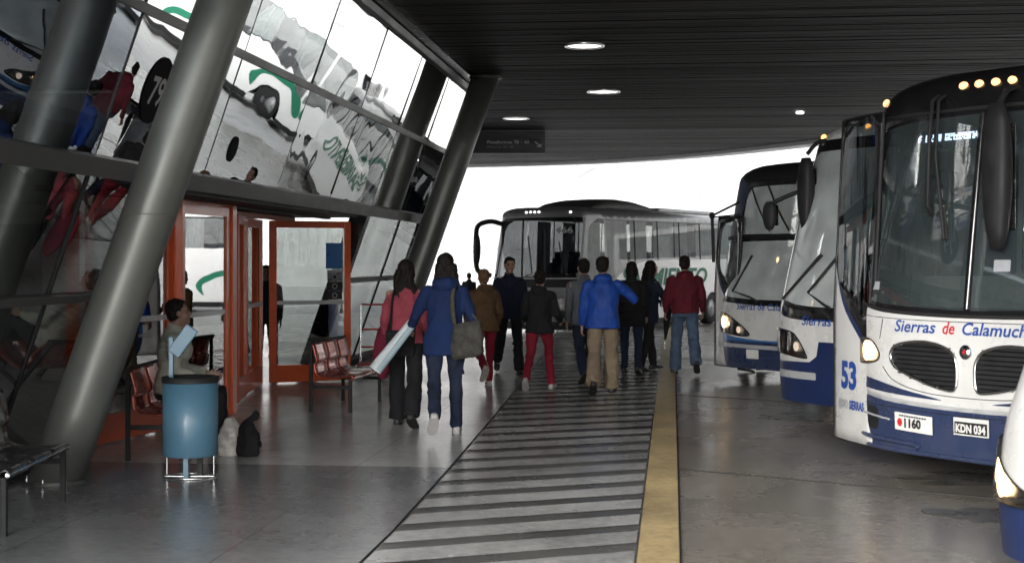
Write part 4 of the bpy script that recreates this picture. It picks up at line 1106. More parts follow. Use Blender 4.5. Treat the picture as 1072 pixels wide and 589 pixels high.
def person(lab, r, d, face, h=1.65, skin_=.28, legs=((18, 12), (-20, 14)), arms=((-12, 8, 18), (16, 8, 22)), lean=3, head=(0, 0),
           top=None, trousers=None, shoes=shoed, hair='short', hmat=None, hem=-.12, bulk=1.0, hood=False, female=False, wl=.05, collar=True, sit=False,
           ik=(None, None), grp=None, wide=1.0, seed=1, z=0, cuffs=True, pos=None, boots=False, quilt=False, spread=.035, vox=None):
    """face: 0 = looking away from the camera along the platform, 90 = towards the buses, -90 = towards the glass, 180 = at the camera"""
    k = h / 1.72
    loc_ = pos or at(r, d)
    root = empty('person', (loc_.x, loc_.y, z), TH - R(face), lab, 'person', grp)
    hairm_ = hmat or hairm
    hw = .095; Lt, Ls = .43, .42
    lj = []; lows = []
    for i, sx in enumerate((-1, 1)):
        a, b = legs[i]; a = R(a); b = R(b)
        hip = V((sx * hw, 0, 0)); kn = hip + V((sx * spread, math.sin(a), -math.cos(a))) * Lt
        an = kn + V((sx * spread * .6, math.sin(a - b), -math.cos(a - b))) * Ls
        fp = max(-.25, min(.9, -(a - b) * .75)) if (a - b) < 0 else -(a - b) * .5
        if sit: fp = 0
        M_ = Matrix.Rotation(-fp, 3, 'X')
        heel = an + M_ @ V((0, -.06, -.075)); toe = an + M_ @ V((sx * .02, .17, -.075))
        lj.append((hip, kn, an, M_, sx)); lows += [heel.z, toe.z]
    pz = -min(lows)
    pel = V((0, 0, pz))
    lj = [(a + pel, b + pel, c + pel, M_, sx) for a, b, c, M_, sx in lj]
    ML = Matrix.Rotation(-R(lean), 3, 'X')
    def T(x, y, u): return (pel + ML @ V((x, y, u)))
    sw = (.165 if female else .185) * wide
    vox = vox or (.0080 if (d < 15) else .0094)
    sho = [T(sx * sw, -.005, .447) for sx in (-1, 1)]
    aj = []
    for i, sx in enumerate((-1, 1)):
        S = sho[i]; la, lf = .285, .245
        if ik[i] is not None:
            W = V(ik[i]); W = V((W.x, W.y, W.z)); dv = W - S; dl = min(dv.length, la + lf - .005); dv.normalize(); W = S + dv * dl
            ca = (la * la + dl * dl - lf * lf) / (2 * la * dl); sa = math.sqrt(max(0, 1 - ca * ca))
            hint = V((sx * .7, -.35, -.8)); pp = (hint - dv * hint.dot(dv)).normalized()
            El = S + dv * la * ca + pp * la * sa
        else:
            ap, ab, eb = (R(q) for q in arms[i])
            du = ML @ V((sx * math.sin(ab), math.sin(ap) * math.cos(ab), -math.cos(ap) * math.cos(ab))); El = S + du * la
            df = ML @ V((sx * math.sin(ab) * .3, math.sin(ap + eb), -math.cos(ap + eb))); df.normalize(); W = El + df * lf
        aj.append((S, El, W))
    def sc(mb): mb.v = [tuple(V(v) * k) for v in mb.v]; return mb
    def torso(mb, add, lo=-.1, hi=.5, bl=1.0, flare=0):
        prof = [(-.42, .15, .10), (-.30, .165, .11), (-.12, .165, .105), (0, .165 if female else .158, .108), (.12, .135 if female else .15, .095), (.22, .135 if female else .155, .10), (.34, .155 if female else .172, .115), (.42, .142 if female else .165, .10), (.47, .105 if female else .12, .082), (.50, .07, .065), (.54, .055, .055)]
        def at_(u):
            for (a, b, c), (a2, b2, c2) in zip(prof, prof[1:]):
                if a <= u <= a2: t = (u - a) / (a2 - a); return b + (b2 - b) * t, c + (c2 - c) * t
            return prof[-1][1:]
        rings = []; n = 22; m_ = 14
        for i in range(m_ + 1):
            u = lo + (hi - lo) * i / m_; w, dd = at_(u); w = w * wide + add; dd = dd * bl + add
            if u < .1: w += flare * (.1 - u)
            f = .012 * math.sin((u - .1) * 6) if u > 0 else -.01
            rings.append([T(w * math.copysign(abs(math.cos(2 * PI * j / n)) ** .85, math.cos(2 * PI * j / n)), f + dd * math.sin(2 * PI * j / n), u) if u > -.02 or not sit else T(w * math.cos(2 * PI * j / n), f + dd * math.sin(2 * PI * j / n), u) for j in range(n)])
        mb.rings(rings)
    # ---- head pieces
    neck = T(0, -.01, .50); ny, npch = R(head[0]), R(head[1])
    hc = T(0, .025, .665)
    MH = Matrix.Rotation(-ny, 3, 'Z') @ Matrix.Rotation(-npch, 3, 'X')
    hp = lambda x, y, z: hc + MH @ V((x, y, z))
    body = MB()
    body.ell(hc + MH @ V((0, -.012, .03)), .074, .092, .088, M=MH)
    body.ell(hp(0, .022, -.035), .058, .068, .078, M=MH)
    body.ell(hp(0, .05, -.088), .032, .034, .026, M=MH)
    body.tube([hp(0, .082, .012), hp(0, .098, -.018), hp(0, .108, -.03)], [.009, .012, .013], n=8)
    body.ell(hp(0, .075, .028), .045, .02, .012, M=MH)
    for sx in (-1, 1):
        body.ell(hp(sx * .074, -.005, -.008), .012, .02, .03, M=MH)
        body.ell(hp(sx * .035, .06, -.03), .022, .02, .02, M=MH)
    body.tube([T(0, -.015, .44), T(0, -.008, .52), hp(0, -.01, -.05)], [.07, .052, .052], n=14)
    torso(body, -.012, -.08, .49)
    for hip, kn, an, M_, sx in lj:
        body.tube([hip + V((0, 0, .04)), hip, (hip + kn) / 2, kn, kn * .6 + an * .4, an], [.08, .078, .066, .048, .048, .034], n=12)
        body.tube([an + V((0, 0, .02)), an + M_ @ V((0, -.01, -.03)), an + M_ @ V((0, .10, -.05))], [.034, .036, .026], n=10)
    for i, (S, El, W) in enumerate(aj):
        sx = (-1, 1)[i]
        body.tube([S + V((-sx * .04, 0, .0)), S, (S + El) / 2, El, El * .55 + W * .45, W], [.045, .048, .042, .034, .034, .023], n=12)
        f = (W - El).normalized(); pn = (V((-sx, 0, 0)) - f * V((-sx, 0, 0)).dot(f)).normalized(); wd = f.cross(pn).normalized()
        if wd.y < 0: wd = -wd
        P0 = W + f * .01
        rings = []
        for t, w_, th in ((0, .024, .018), (.03, .034, .016), (.06, .040, .014), (.085, .038, .011)):
            c = P0 + f * t; rings.append([c + wd * (w_ * math.cos(2 * PI * j / 12)) + pn * (th * math.sin(2 * PI * j / 12)) for j in range(12)])
        body.rings(rings)
        for q, (o_, L_) in enumerate(((-.029, .058), (-.010, .070), (.010, .074), (.029, .066))):
            b0 = P0 + f * .075 + wd * o_; c1 = 20 + 6 * q * 0; a1, a2, a3 = R(22), R(48), R(70)
            p1 = b0 + (f * math.cos(a1) + pn * math.sin(a1)) * L_ * .45; p2 = p1 + (f * math.cos(a2) + pn * math.sin(a2)) * L_ * .33; p3 = p2 + (f * math.cos(a3) + pn * math.sin(a3)) * L_ * .26
            body.tube([b0, p1, p2, p3], [.0088, .0082, .0075, .006], n=7)
        b0 = P0 + f * .02 + wd * .028; p1 = b0 + (f * .6 + wd * .65 + pn * .3).normalized() * .035; p2 = p1 + (f * .85 + wd * .2 + pn * .4).normalized() * .03
        body.tube([b0, p1, p2], [.012, .010, .008], n=7)
    bake(sc(body), 'body', skinmat(skin_), root, vox, 2)
    if abs(((face + head[0] + 180) % 360) - 180) > 60:
        for sx in (-1, 1):
            e = MB(); e.ell(hp(sx * .031, .083, .008), .013, .006, .007, M=MH); sc(e).build('eye', eyem, root)
            e = MB(); e.tube([hp(sx * .016, .090, .026), hp(sx * .034, .090, .031), hp(sx * .05, .078, .025)], .004, n=6); sc(e).build('eyebrow', hairm_, root)
        e = MB(); e.ell(hp(0, .083, -.055), .022, .009, .006, M=MH); sc(e).build('mouth', lipm, root)
    # ---- hair
    hb = MB()
    hb.ell(hp(0, -.028, .045), .083, .092, .088, M=MH)
    hb.ell(hp(0, -.045, .0), .077, .065, .075, M=MH)
    if hair in ('short', 'cap'):
        hb.ell(hp(0, -.05, -.02), .066, .05, .06, M=MH)
        for j in range(9): q = R(30 + 15 * j); hb.ell(hp(.06 * math.cos(q), .05 * math.sin(q) - .005, .09), .022, .02, .022, M=MH)
    if hair in ('long', 'ponytail'):
        for sx in (-1, 1): hb.ell(hp(sx * .058, -.02, -.02), .03, .055, .085, M=MH)
    if hair == 'long':
        L_ = .30 if h > 1.62 else .24
        for x in (-.055, -.03, 0, .03, .055):
            hb.tube([hp(x, -.06, .02), hp(x * 1.25, -.085, -.08), hc + V((x * 1.5, -.095, -.18)), hc + V((x * 1.3, -.105, -.10 - L_))], [.045, .045, .04, .012], n=9)
    if hair == 'ponytail':
        hb.ell(hp(0, -.105, .04), .032, .032, .032, M=MH)
        hb.tube([hp(0, -.11, .04), hc + V((0, -.16, -.02)), hc + V((.01, -.155, -.14)), hc + V((.012, -.145, -.28))], [.026, .04, .036, .010], n=9)
    if hair == 'bun':
        hb.ell(hp(0, -.11, .03), .042, .038, .042, M=MH); hb.ell(hp(0, -.06, -.02), .066, .045, .06, M=MH)
    if hair == 'bob':
        for sx in (-1, 1): hb.ell(hp(sx * .062, -.01, -.035), .032, .06, .09, M=MH)
        hb.ell(hp(0, -.055, -.05), .08, .05, .085, M=MH)
    bake(sc(hb), 'hair', hairm_, root, .009, 1, .010, 30, seed, (1.4, 1.4, .35))
    # ---- top
    tb = MB(); torso(tb, .028 * bulk, hem, .505, 1.05, .10 if hem < -.05 else 0)
    for i, (S, El, W) in enumerate(aj):
        sx = (-1, 1)[i]; Wc = El + (W - El) * .97
        tb.ell(S + V((-sx * .018, 0, -.008)), .062 * bulk, .066 * bulk, .055 * bulk)
        tb.tube([S + V((-sx * .05, 0, .0)), S + V((0, 0, -.01)), (S + El) / 2, El, (El + Wc) / 2, Wc], [.055 * bulk, .06 * bulk, .058 * bulk, .053 * bulk, .047 * bulk, .039 * bulk], n=14)
        if cuffs: tb.tube([Wc - (W - El) * .12, Wc], [.042 * bulk, .040 * bulk], n=12)
    if collar: tb.tube([T(0, -.012, .47), T(0, -.006, .53), T(0, 0, .57)], [.085, .072, .066], n=16)
    if hood:
        tb.ell(T(0, -.10, .50), .10, .055, .075); tb.ell(T(-.06, -.07, .51), .06, .06, .06); tb.ell(T(.06, -.07, .51), .06, .06, .06)
    bake(sc(tb), 'jacket' if bulk > .8 else 'jumper', top, root, .0125, 4, .012 if not quilt else .016, 8.5 if not quilt else 8, seed + 3, (1, 1, .6) if not quilt else (.12, .12, 2.6))
    hm_ = MB(); n = 24
    # ---- trousers
    pb = MB(); torso(pb, .016, -.10, .10)
    for hip, kn, an, M_, sx in lj:
        pb.tube([hip + V((0, 0, .06)), hip, (hip + kn) / 2, kn, (kn + an) / 2, an + V((0, 0, -.02 if not boots else .03))], [.092, .092, .080 + wl * .12, .060 + wl * .25, .052 + wl * .5, .046 + wl * .55], n=16)
    bake(sc(pb), 'trousers', trousers, root, .0125, 4, .011, 8, seed + 9, (1, 1, .8))
    # ---- shoes
    for hip, kn, an, M_, sx in lj:
        q = MB(); rings = []; n = 14
        for y_, w_, ht in ((-.075, .022, .05), (-.055, .034, .075), (0, .040, .085), (.06, .043, .062), (.12, .045, .042), (.165, .036, .032), (.19, .015, .018)):
            ring = []
            for j in range(n):
                c_, s_ = math.cos(2 * PI * j / n), math.sin(2 * PI * j / n)
                ring.append(an + M_ @ V((w_ * c_ + sx * .012 * max(0, y_) / .1, y_, -.078 + ht * (.5 + .5 * math.copysign(abs(s_) ** .6, s_)))))
            rings.append(ring)
        q.rings(rings); so = sc(q).build('shoe', shoes, root)
        q = MB(); rr_ = []
        for y_, w_ in ((-.08, .024), (-.055, .038), (0, .042), (.06, .046), (.12, .048), (.17, .038), (.195, .016)):
            rr_.append([an + M_ @ V((x * w_ + sx * .012 * max(0, y_) / .1, y_, zz)) for x, zz in ((-1, -.08), (1, -.08), (1, -.062), (-1, -.062))])
        q.rings(rr_, smooth=False); sc(q).build('sole', shoew if shoes is shoew else rubber, so)
    def wp(x, y, z_): # person-local (unscaled) -> place
        return root.matrix_basis @ (V((x, y, z_)) * k)
    root['_k'] = k
    del root['_k']
    return root, dict(sho=sho, arms=aj, T=T, pel=pel, k=k, wp=lambda p: root.matrix_basis @ (V(p) * k), hc=hc)

def belt_band(root, info, u, m, name='belt'): pass

pink = cloth('pink_knit', (.27, .05, .07)); blu_d = cloth('royal_blue', (.008, .019, .066)); blu_b = cloth('bright_blue', (.010, .045, .23), .6)
brownj = cloth('brown_coat', (.085, .05, .025)); blk = cloth('black_cloth', (.012, .012, .014)); navyc = cloth('dark_navy', (.012, .015, .03))
maroon = cloth('maroon', (.085, .010, .018)); redj = cloth('crimson_trousers', (.17, .010, .022), .8, .15); jean = cloth('denim_dark', (.012, .018, .036)); jean2 = cloth('denim_mid', (.05, .075, .12), .85, .4, 5)
khaki = cloth('khaki', (.16, .125, .085)); greyc = cloth('grey_cloth', (.09, .095, .11)); puffer = cloth('grey_green_puffer', (.27, .275, .235), .7, .2, 9)
plaid = cloth('bag_plaid', (.045, .043, .038), .9, .5, 14)

def P_(px, py, d=None):
    d = d or F_ * H_ / (py - CY); return ((px - CX) / F_ * d, d)
# 1 woman in pink
r, d = P_(425, 446)
p1, i1 = person('woman in a pink knit top and black trousers at the left of the pair', r, d, 6, 1.60, .30, legs=((14, 4), (-16, 20)), arms=((14, 14, 30), (4, 6, 20)), top=pink, trousers=blk, hair='long', female=True, wl=.07, hem=-.06, bulk=.92, head=(15, 0), seed=1)
# 2 woman in blue with shoulder bag
r, d = P_(466, 456)
p2, i2 = person('woman in a blue jacket with long dark ponytail and shoulder bag', r, d, -4, 1.665, .28, spread=.02, legs=((-18, 34), (16, 3)), arms=((20, 24, 45), (-10, 18, 30)), top=blu_d, trousers=jean, shoes=shoew, hair='long', female=True, wl=.02, hem=-.16, hood=True, head=(-8, 0), seed=2)
# 3 woman in brown coat
r, d = P_(507, 405)
p3, i3 = person('woman in a tan brown hooded coat and red trousers walking away', r, d, -16, 1.50, .38, legs=((-22, 42), (20, 6)), spread=.06, arms=((-8, 12, 20), (8, 14, 35)), top=brownj, trousers=redj, shoes=shoew, hair='bun', hmat=hairl, female=True, wl=.01, hem=-.10, bulk=1.15, hood=True, seed=3)
# 4 man in black facing us
r, d = P_(533, 391)
p4, i4 = person('man in black clothes walking towards the camera', r, d, 172, 1.64, .26, legs=((16, 6), (-16, 30)), arms=((6, 8, 20), (-4, 8, 60)), top=navyc, trousers=blk, hair='short', wl=.05, hem=-.10, seed=4)
# 5 woman black jacket, red trousers
r, d = P_(565, 408)
p5, i5 = person('woman in a black jacket and crimson trousers with hair in a bun', r, d, 10, 1.49, .30, spread=.045, legs=((-18, 26), (20, 6)), arms=((12, 14, 55), (10, 14, 58)), top=blk, trousers=redj, shoes=shoew, hair='bun', female=True, wl=.015, hem=-.10, bulk=1.08, hood=True, seed=5)
# 6 grey jacket, half hidden
r, d = P_(612, 401)
p6, i6 = person('man in a grey jacket half hidden behind the man in bright blue', r, d, -14, 1.62, .28, legs=((-16, 26), (16, 4)), arms=((-16, 12, 25), (14, 8, 20)), top=greyc, trousers=navyc, hair='short', wl=.04, seed=6)
# 7 man bright blue
r, d = P_(631, 412)
p7, i7 = person('man in a bright blue anorak and khaki trousers with an arm stretched out', r, d, 4, 1.645, .26, spread=.02, legs=((-14, 26), (15, 3)), arms=((4, 10, 14), (10, 10, 20)), ik=(None, (.34, .32, 1.25)), top=blu_b, trousers=khaki, hair='short', wl=.09, hem=-.10, hood=True, wide=1.06, bulk=1.08, head=(10, 0), seed=7)
# 8 dark woman
r, d = P_(661, 391)
p8, i8 = person('woman with dark bobbed hair in a long black quilted coat', r, d, 12, 1.56, .30, spread=.05, legs=((12, 4), (-12, 12)), arms=((6, 8, 20), (0, 8, 30)), top=blk, trousers=jean, hair='bob', female=True, wl=.02, hem=-.22, bulk=1.15, quilt=True, seed=8)
# 9 companion looking right
r, d = P_(679, 388)
p9, i9 = person('person in a dark coat turned towards the buses holding a black folder', r, d, 62, 1.57, .34, legs=((14, 6), (-12, 8)), arms=((10, 6, 30), (20, 6, 60)), ik=((-.08, .34, 1.06), (.10, .36, 1.10)), top=navyc, trousers=blk, hair='long', female=True, wl=.03, hem=-.18, seed=9)
# 10 red jacket
r, d = P_(717, 391)
p10, i10 = person('man in a maroon jacket and blue jeans walking alone towards the coach', r, d, 2, 1.65, .24, spread=.05, legs=((10, 2), (-16, 26)), arms=((-4, 12, 40), (6, 12, 36)), top=maroon, trousers=jean2, hair='short', wl=.07, hem=-.05, bulk=1.12, wide=1.08, hood=True, seed=10)
# 11 feet under bus 48
p11, i11 = person('person mostly hidden behind coach 48, only the feet showing', 3.42, 21.0, 100, 1.6, .28, legs=((10, 4), (-8, 4)), top=blk, trousers=blk, hair='short', seed=11)
# 13 person in the doorway
p13, i13 = person('dark figure coming out between the open red doors', -3.36, 20.2, 165, 1.50, .2, legs=((8, 6), (-6, 8)), top=navyc, trousers=blk, hair='short', wl=.05, bulk=1.1, seed=13)
# 14 person inside, behind the fixed glazing
p14, i14 = person('dark figure standing inside behind the red glazed doors', -3.85, 15.8, 120, 1.52, .25, legs=((4, 3), (-3, 3)), top=navyc, trousers=jean, hair='short', seed=14)
# 15 far heads
p15, i15 = person('distant short dark figure seen between the walkers at the far end', -1.10, 38, -10, 1.27, .25, top=blk, trousers=navyc, hair='short', seed=15)
# 12 seated
SB = at(-2.80, 12.15)
p12, i12 = person('seated person in a grey green puffer jacket beside the blue bin', 0, 0, 78, 1.60, .2, legs=((84, 86), (80, 84)), arms=((14, 8, 66), (10, 6, 62)), top=puffer, trousers=blk, hair='short', bulk=1.12, lean=4, head=(0, -8), sit=True, quilt=True, pos=SB, seed=12, hem=-.05, wide=1.05)

# ------------------------------------------------------------------ things people carry
def carry(name, lab, cat, loc_): return empty(name, loc_, TH, lab, cat)
# shoulder bag
a = i2['wp'](i2['T'](.20, -.10, .02)); bag = carry('shoulder_bag', 'olive grey checked tote bag on the shoulder of the woman in blue', 'bag', a)
mb = MB(); n = 20; rings = []
for z_, w_, t_ in ((-.19, .12, .035), (-.16, .145, .06), (-.05, .15, .065), (.08, .13, .05), (.13, .115, .02)):
    rings.append([V((w_ * math.copysign(abs(math.cos(2 * PI * j / n)) ** .6, math.cos(2 * PI * j / n)), t_ * math.sin(2 * PI * j / n) - .04, z_ + .02 * math.cos(2 * PI * j / n))) for j in range(n)])
mb.rings(rings); bake(mb, 'bag_body', plaid, bag, .012, 3, .006, 9, 3)
mb = MB(); s1_ = i2['wp'](i2['T'](.10, -.05, .52)) - a; Mi = Matrix.Rotation(-TH, 3, 'Z'); s1_ = Mi @ s1_
mb.tube(spl([(-.11, -.05, .11), tuple(s1_ * .5 + V((-.08, -.07, .05))), tuple(s1_ + V((0, -.02, .03))), tuple(s1_ * .55 + V((.04, .06, .02))), (.12, -.03, .11)], 5, False), .014, plaid, 6, sx=1.6)
mb.build('strap', plaid, bag)
# rolled paper
w = i2['wp'](i2['arms'][0][2]); rl_ = carry('rolled_poster', 'long white and pale blue rolled poster under the arm of the woman in blue', 'roll', w)
mb = MB(); t0, t1 = V((-.33, -.05, -.38)), V((.03, -.06, .08)); ax_ = (t1 - t0).normalized()
papr = mat('poster_white', (.46, .50, .52), .6); papb = mat('poster_blue', (.26, .34, .38), .6)
mb.tube([t0 + (t1 - t0) * (q / 6) for q in range(7)], [.062, .062, .058, .054, .05, .046, .042], papr, 18, sx=.75); o = mb.build('sheet', papr, rl_)
mb = MB(); mb.tube([t0 + V((.03, -.03, .0)) + (t1 - t0) * (q / 6) for q in range(7)], [.038, .037, .034, .032, .03, .028, .024], papb, 12, sx=.6); mb.build('inner_sheet', papb, o)
# burgundy jacket carried by the woman in pink
w = i1['wp'](i1['arms'][0][2]); cj = carry('folded_jacket', 'burgundy garment hanging over the arm of the woman in pink', 'jacket', w)
mb = MB(); rings = []
for z_, w_, t_, dx in ((.14, .05, .05, .02), (.08, .08, .07, .0), (-.06, .09, .07, -.02), (-.2, .10, .06, -.03), (-.33, .08, .045, -.03), (-.40, .04, .03, -.03)):
    rings.append([V((dx + w_ * math.cos(2 * PI * j / 16), t_ * math.sin(2 * PI * j / 16), z_)) for j in range(16)])
mb.rings(rings); bake(mb, 'cloth', cloth('burgundy', (.12, .012, .03)), cj, .012, 2, .012, 10, 5)
# dark bag of the pink woman, hanging against the hip
w = i1['wp'](i1['T'](-.02, -.13, -.06)); hb_ = carry('handbag', 'black handbag hanging behind the woman in pink', 'bag', w)
mb = MB(); mb.box(-.15, .13, -.06, .05, -.12, .12, blk); bake(mb, 'bag_body', blk, hb_, .012, 8, .005, 8, 6)
mb = MB(); mb.tube(spl([(-.11, 0, .11), (-.10, .02, .3), (-.06, .06, .50), (.08, .02, .11)], 5, False), .010, blk, 6); mb.build('strap', blk, hb_)
# folder + umbrella of person 9
w = i9['wp']((.02, .42, 1.10)); fo = carry('folder', 'black folder held open at chest height by the person facing the buses', 'folder', w)
mb = MB(); mb.beam((-.15, 0, .03), (.16, .04, -.04), .03, .24, blackm, up=V((.2, 0, 1))); mb.build('cover', blackm, fo, .006)
mb = MB(); mb.beam((-.14, -.02, .0), (.14, .01, -.06), .012, .20, platew, up=V((.2, 0, 1))); mb.build('papers', platew, fo)
w = i9['wp']((.17, .25, .92)); um = carry('umbrella', 'furled black umbrella hanging beside the person with the folder', 'umbrella', w)
mb = MB(); mb.tube([(0, 0, .12), (.0, 0, .0), (-.02, 0, -.15), (-.04, 0, -.40)], [.02, .055, .05, .012], blk, 12); o = mb.build('canopy', blk, um)
mb = MB(); mb.tube([(0, 0, .1), (-.03, 0, -.3), (-.05, 0, -.52)], .006, chrome, 6); mb.tube(spl([(0, 0, .1), (0, 0, .2), (.03, 0, .23), (.06, 0, .2)], 4, False), .009, blackm, 6); mb.build('shaft', chrome, um)

# ------------------------------------------------------------------ BENCHES
def bench(origin, rz, lab, m_seat, L=1.28, W=.42):
    o = empty('bench', origin, rz, lab, 'bench', 'three seat metal benches along the glass facade')
    # local: y along the bench, +x is the front
    for y in (.02, L - .02):
        mb = MB()
        mb.beam((0, y, 0), (0, y, .72), .035, .035, blackm, up=V((0, 1, 0))); mb.build('leg', blackm, o, .004)
        mb = MB(); mb.beam((W, y, 0), (W, y, .34), .035, .035, blackm, up=V((0, 1, 0))); mb.build('leg', blackm, o, .004)
        mb = MB(); mb.beam((.018, y, .265), (W - .018, y, .265), .03, .035, blackm); mb.build('cross_bar', blackm, o, .003)
    mb = MB(); mb.tube([(0, -.03, .715), (0, L + .03, .715)], .022, blackm, 10); mb.build('top_rail', blackm, o)
    w = (L + .02) / 3
    for k in range(3):
        y0 = -.01 + k * w + .008; y1 = y0 + w - .016
        prof = [(.015, .71), (.045, .60), (.055, .53), (.035, .50), (.05, .41), (.09, .375), (.16, .36), (.30, .355), (.40, .365), (.435, .375), (.445, .355), (.43, .335)]
        pr = [(x, z) for x, z in spl(prof, 4, False)]
        mb = MB(); vs = []
        for x, z in pr:
            for q in range(5): vs.append((x, y0 + (y1 - y0) * q / 4, z))
        mb.add(vs, [(i * 5 + q, i * 5 + q + 1, (i + 1) * 5 + q + 1, (i + 1) * 5 + q) for i in range(len(pr) - 1) for q in range(4)], m_seat, True)
        s = mb.build('seat', m_seat, o); sd = s.modifiers.new('t', 'SOLIDIFY'); sd.thickness = .012
        mb = MB(); mb.tube([(.447, y0, .355), (.447, y1, .355)], .012, chrome, 8); mb.build('front_edge', chrome, s)
    return o
blkseat = mat('bench_black', (.03, .03, .032), .22, .5, .5, .2, 8, coat=.4)
b2 = at(-2.09, 15.35); bench(b2, TH + R(-9.0), 'red metal bench with three seats, empty, beside the open red doors', darkred)
b1 = at(-3.02, 11.62); bench(b1, TH + R(0), 'red metal bench with the seated person on it, behind the blue bin', darkred)
b3 = at(-2.90 - .42, 8.42); bench(b3, TH + R(1.8), 'black metal bench cut by the left edge of the picture', blkseat)

# ------------------------------------------------------------------ WASTE BIN
binblue = mat('bin_blue', (.045, .15, .235), .5, 0, .5, .1, 4, coat=.2, dirt=.5)
bn = empty('waste_bin', at(-2.335, 10.75), TH, 'light blue round waste bin on a stand with tilted flap lid', 'waste bin')
mb = MB(); n = 40
rg = lambda r_, z: [V((r_ * math.cos(2 * PI * j / n), r_ * math.sin(2 * PI * j / n), z)) for j in range(n)]
mb.rings([rg(.185, .165), rg(.196, .175), rg(.198, .70), rg(.19, .70), rg(.18, .25)], binblue, cap=False); mb.add(rg(.185, .168), [list(range(n))[::-1]], binblue); mb.build('bucket', binblue, bn)
mb = MB(); mb.rings([rg(.205, .695), rg(.208, .735), rg(.175, .74), rg(.172, .66)], blackm, cap=False); mb.add(rg(.174, .66), [list(range(n))], blackm); mb.build('rim', blackm, bn)
mb = MB(); mb.beam((-.02, -.05, 0), (-.02, -.05, .17), .035, .035, binblue, up=V((0, 1, 0))); mb.beam((.06, .05, 0), (.06, .05, .17), .035, .035, blackm, up=V((0, 1, 0)))
mb.build('stand_post', blackm, bn)
mb = MB()
for x in (-.17, .17): mb.tube([(x, 0, .01), (x, 0, .18)], .005, chrome, 6)
mb.tube([(.19 * math.cos(2 * PI * j / 30), .15 * math.sin(2 * PI * j / 30), .012) for j in range(30)], .007, chrome, 6, closed=True); mb.tube([(-.19, 0, .012), (.19, 0, .012)], .007, chrome, 6)
mb.build('base_ring', chrome, bn)
mb = MB(); mb.beam((-.15, .05, .66), (-.15, .05, 1.02), .035, .03, binblue, up=V((0, 1, 0))); 
mb.build('lid_post', binblue, bn, .004)
mb = MB(); mb.beam((-.12, -.02, .90), (.02, -.02, 1.09), .02, .10, binblue, up=V((-.6, 0, .8))); T_ = mb
mb.build('flap_lid', binblue, bn, .006)

# bags on the floor
def bagon(name, lab, loc_, m, w, t, h, seed, knot=True):
    o = empty(name, loc_, TH, lab, 'bag'); mb = MB(); rings = []; n = 18
    for q, (z_, f) in enumerate(((0, .8), (.03, 1), (h * .35, 1.02), (h * .6, .85), (h * .78, .55), (h * .86, .3))):
        rings.append([V((w * f * math.cos(2 * PI * j / n), t * f * math.sin(2 * PI * j / n), z_)) for j in range(n)])
    mb.rings(rings)
    if knot:
        mb.tube([(0, 0, h * .8), (.03, 0, h * .90), (.075, .0, h * .99)], [.03, .022, .03], n=8)
    bake(mb, 'sack', m, o, .012, 2, .02, 11, seed); return o
r_, d_ = P_(259, 478); bagon('carrier_bag', 'black tied bag standing on the floor right of the bin', at(r_, d_ + .05), blk, .095, .09, .34, 2)
r_, d_ = P_(238, 478); bagon('carrier_bag', 'translucent white plastic bag slumped beside the black bag', at(r_, d_ + .1), mat('plastic_white', (.5, .48, .45), .3, 0, .5, .3, 8), .10, .09, .36, 4, False)

# steel cabinet behind the nearest bench
cb = empty('steel_cabinet', at(-3.72, 10.0), TH, 'grey steel cabinet against the glass behind the nearest bench', 'cabinet')
mb = MB(); mb.box(-.5, .2, -.12, .12, .02, .98, beam_m); mb.build('case', beam_m, cb, .03)
mb = MB(); mb.tube([(.235, -.1, .02), (.235, -.1, 1.02)], .028, steel, 12); mb.build('edge_post', steel, cb)
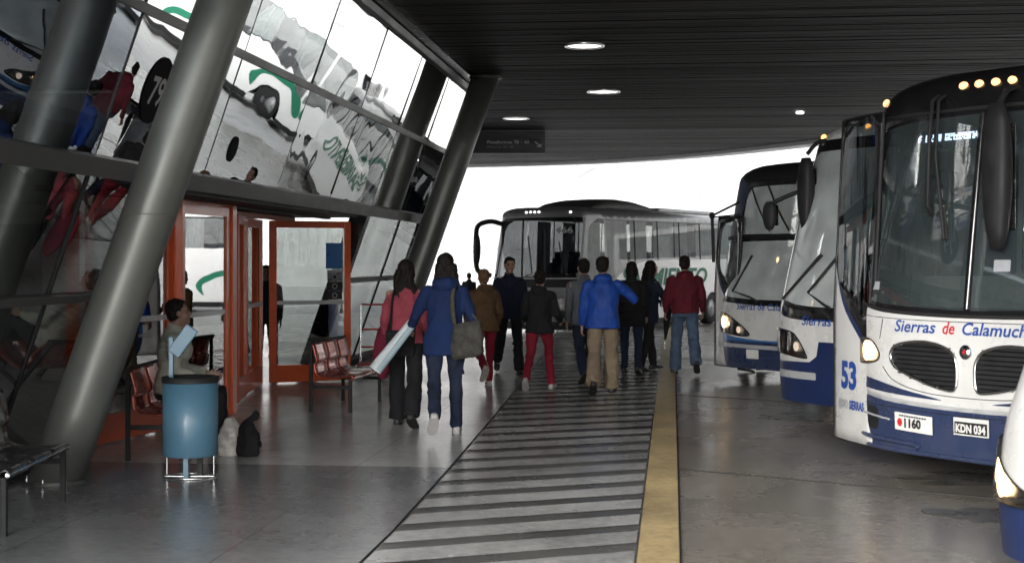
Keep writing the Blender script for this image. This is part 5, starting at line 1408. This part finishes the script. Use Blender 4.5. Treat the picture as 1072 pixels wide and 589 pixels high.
# luggage trolley frames behind the far glass
tr = empty('luggage_trolley', at(-1.92, 20.6), TH, 'red and chrome luggage trolley standing by the far glass panes', 'trolley')
mb = MB()
for x in (-.22, .22): mb.tube(spl([(x, -.3, .12), (x, .25, .14), (x, .33, .3), (x, .38, .95)], 4, False), .014, chrome, 8)
for z_ in (.35, .6, .95): mb.tube([(-.22, .34 + .04 * z_, z_), (.22, .34 + .04 * z_, z_)], .013, redtxt, 8)
mb.tube([(-.22, -.3, .12), (.22, -.3, .12)], .014, chrome, 8); mb.build('frame', chrome, tr)
mb = MB(); mb.box(-.21, .21, -.28, .28, .13, .15, redtxt); mb.build('platform', redtxt, tr)
for x, y in ((-.2, -.25), (.2, -.25), (-.2, .22), (.2, .22)):
    mb = MB(); mb.rings([[V((x + dx, y + rr_ * math.cos(2 * PI * j / 14), .06 + rr_ * math.sin(2 * PI * j / 14))) for j in range(14)] for dx, rr_ in ((-.015, .045), (-.015, .06), (.015, .06), (.015, .045))], rubber); mb.build('wheel', rubber, tr)

# ------------------------------------------------------------------ LIGHT
w = bpy.data.worlds.new('World'); SC.world = w; w.use_nodes = True
N = w.node_tree.nodes; L = w.node_tree.links; N.clear()
sky = N.new('ShaderNodeTexSky'); sky.sky_type = 'NISHITA'; sky.sun_disc = False
SE, SR = R(21), R(196)
sky.sun_elevation = SE; sky.sun_rotation = SR; sky.air_density = 1; sky.dust_density = 4; sky.ozone_density = 1
hs = N.new('ShaderNodeHueSaturation'); hs.inputs['Saturation'].default_value = .12
bg = N.new('ShaderNodeBackground'); bg.inputs[1].default_value = .68
wo = N.new('ShaderNodeOutputWorld')
L.new(sky.outputs[0], hs.inputs['Color']); L.new(hs.outputs[0], bg.inputs[0]); L.new(bg.outputs[0], wo.inputs[0])
sd = bpy.data.lights.new('Sun', 'SUN'); sd.energy = .55; sd.angle = R(36); sd.color = (1, .97, .93)
so = bpy.data.objects.new('Sun', sd); COL.objects.link(so)
dv = V((math.sin(SR) * math.cos(SE), math.cos(SR) * math.cos(SE), math.sin(SE)))   # towards the sun
so.rotation_euler = dv.to_track_quat('Z', 'Y').to_euler()

# ------------------------------------------------------------------ CAMERA
cd = bpy.data.cameras.new('Camera'); cam = bpy.data.objects.new('Camera', cd); COL.objects.link(cam)
cam.location = (0, 0, H_); cam.rotation_euler = (R(90), 0, TH)
cd.sensor_width = 36; cd.lens = F_ / 1072 * 36; cd.clip_end = 1000; cd.clip_start = .05
cd.shift_y = -(294.5 - CY) / 1072
cd.shift_x = 0
SC.camera = cam
cd.dof.use_dof = True; cd.dof.focus_distance = 15.5; cd.dof.aperture_fstop = 3.2
SC.view_settings.view_transform = 'Standard'; SC.view_settings.look = 'None'; SC.view_settings.exposure = 0
SC.cycles.use_denoising = True
SC.cycles.max_bounces = 10; SC.cycles.transparent_max_bounces = 24
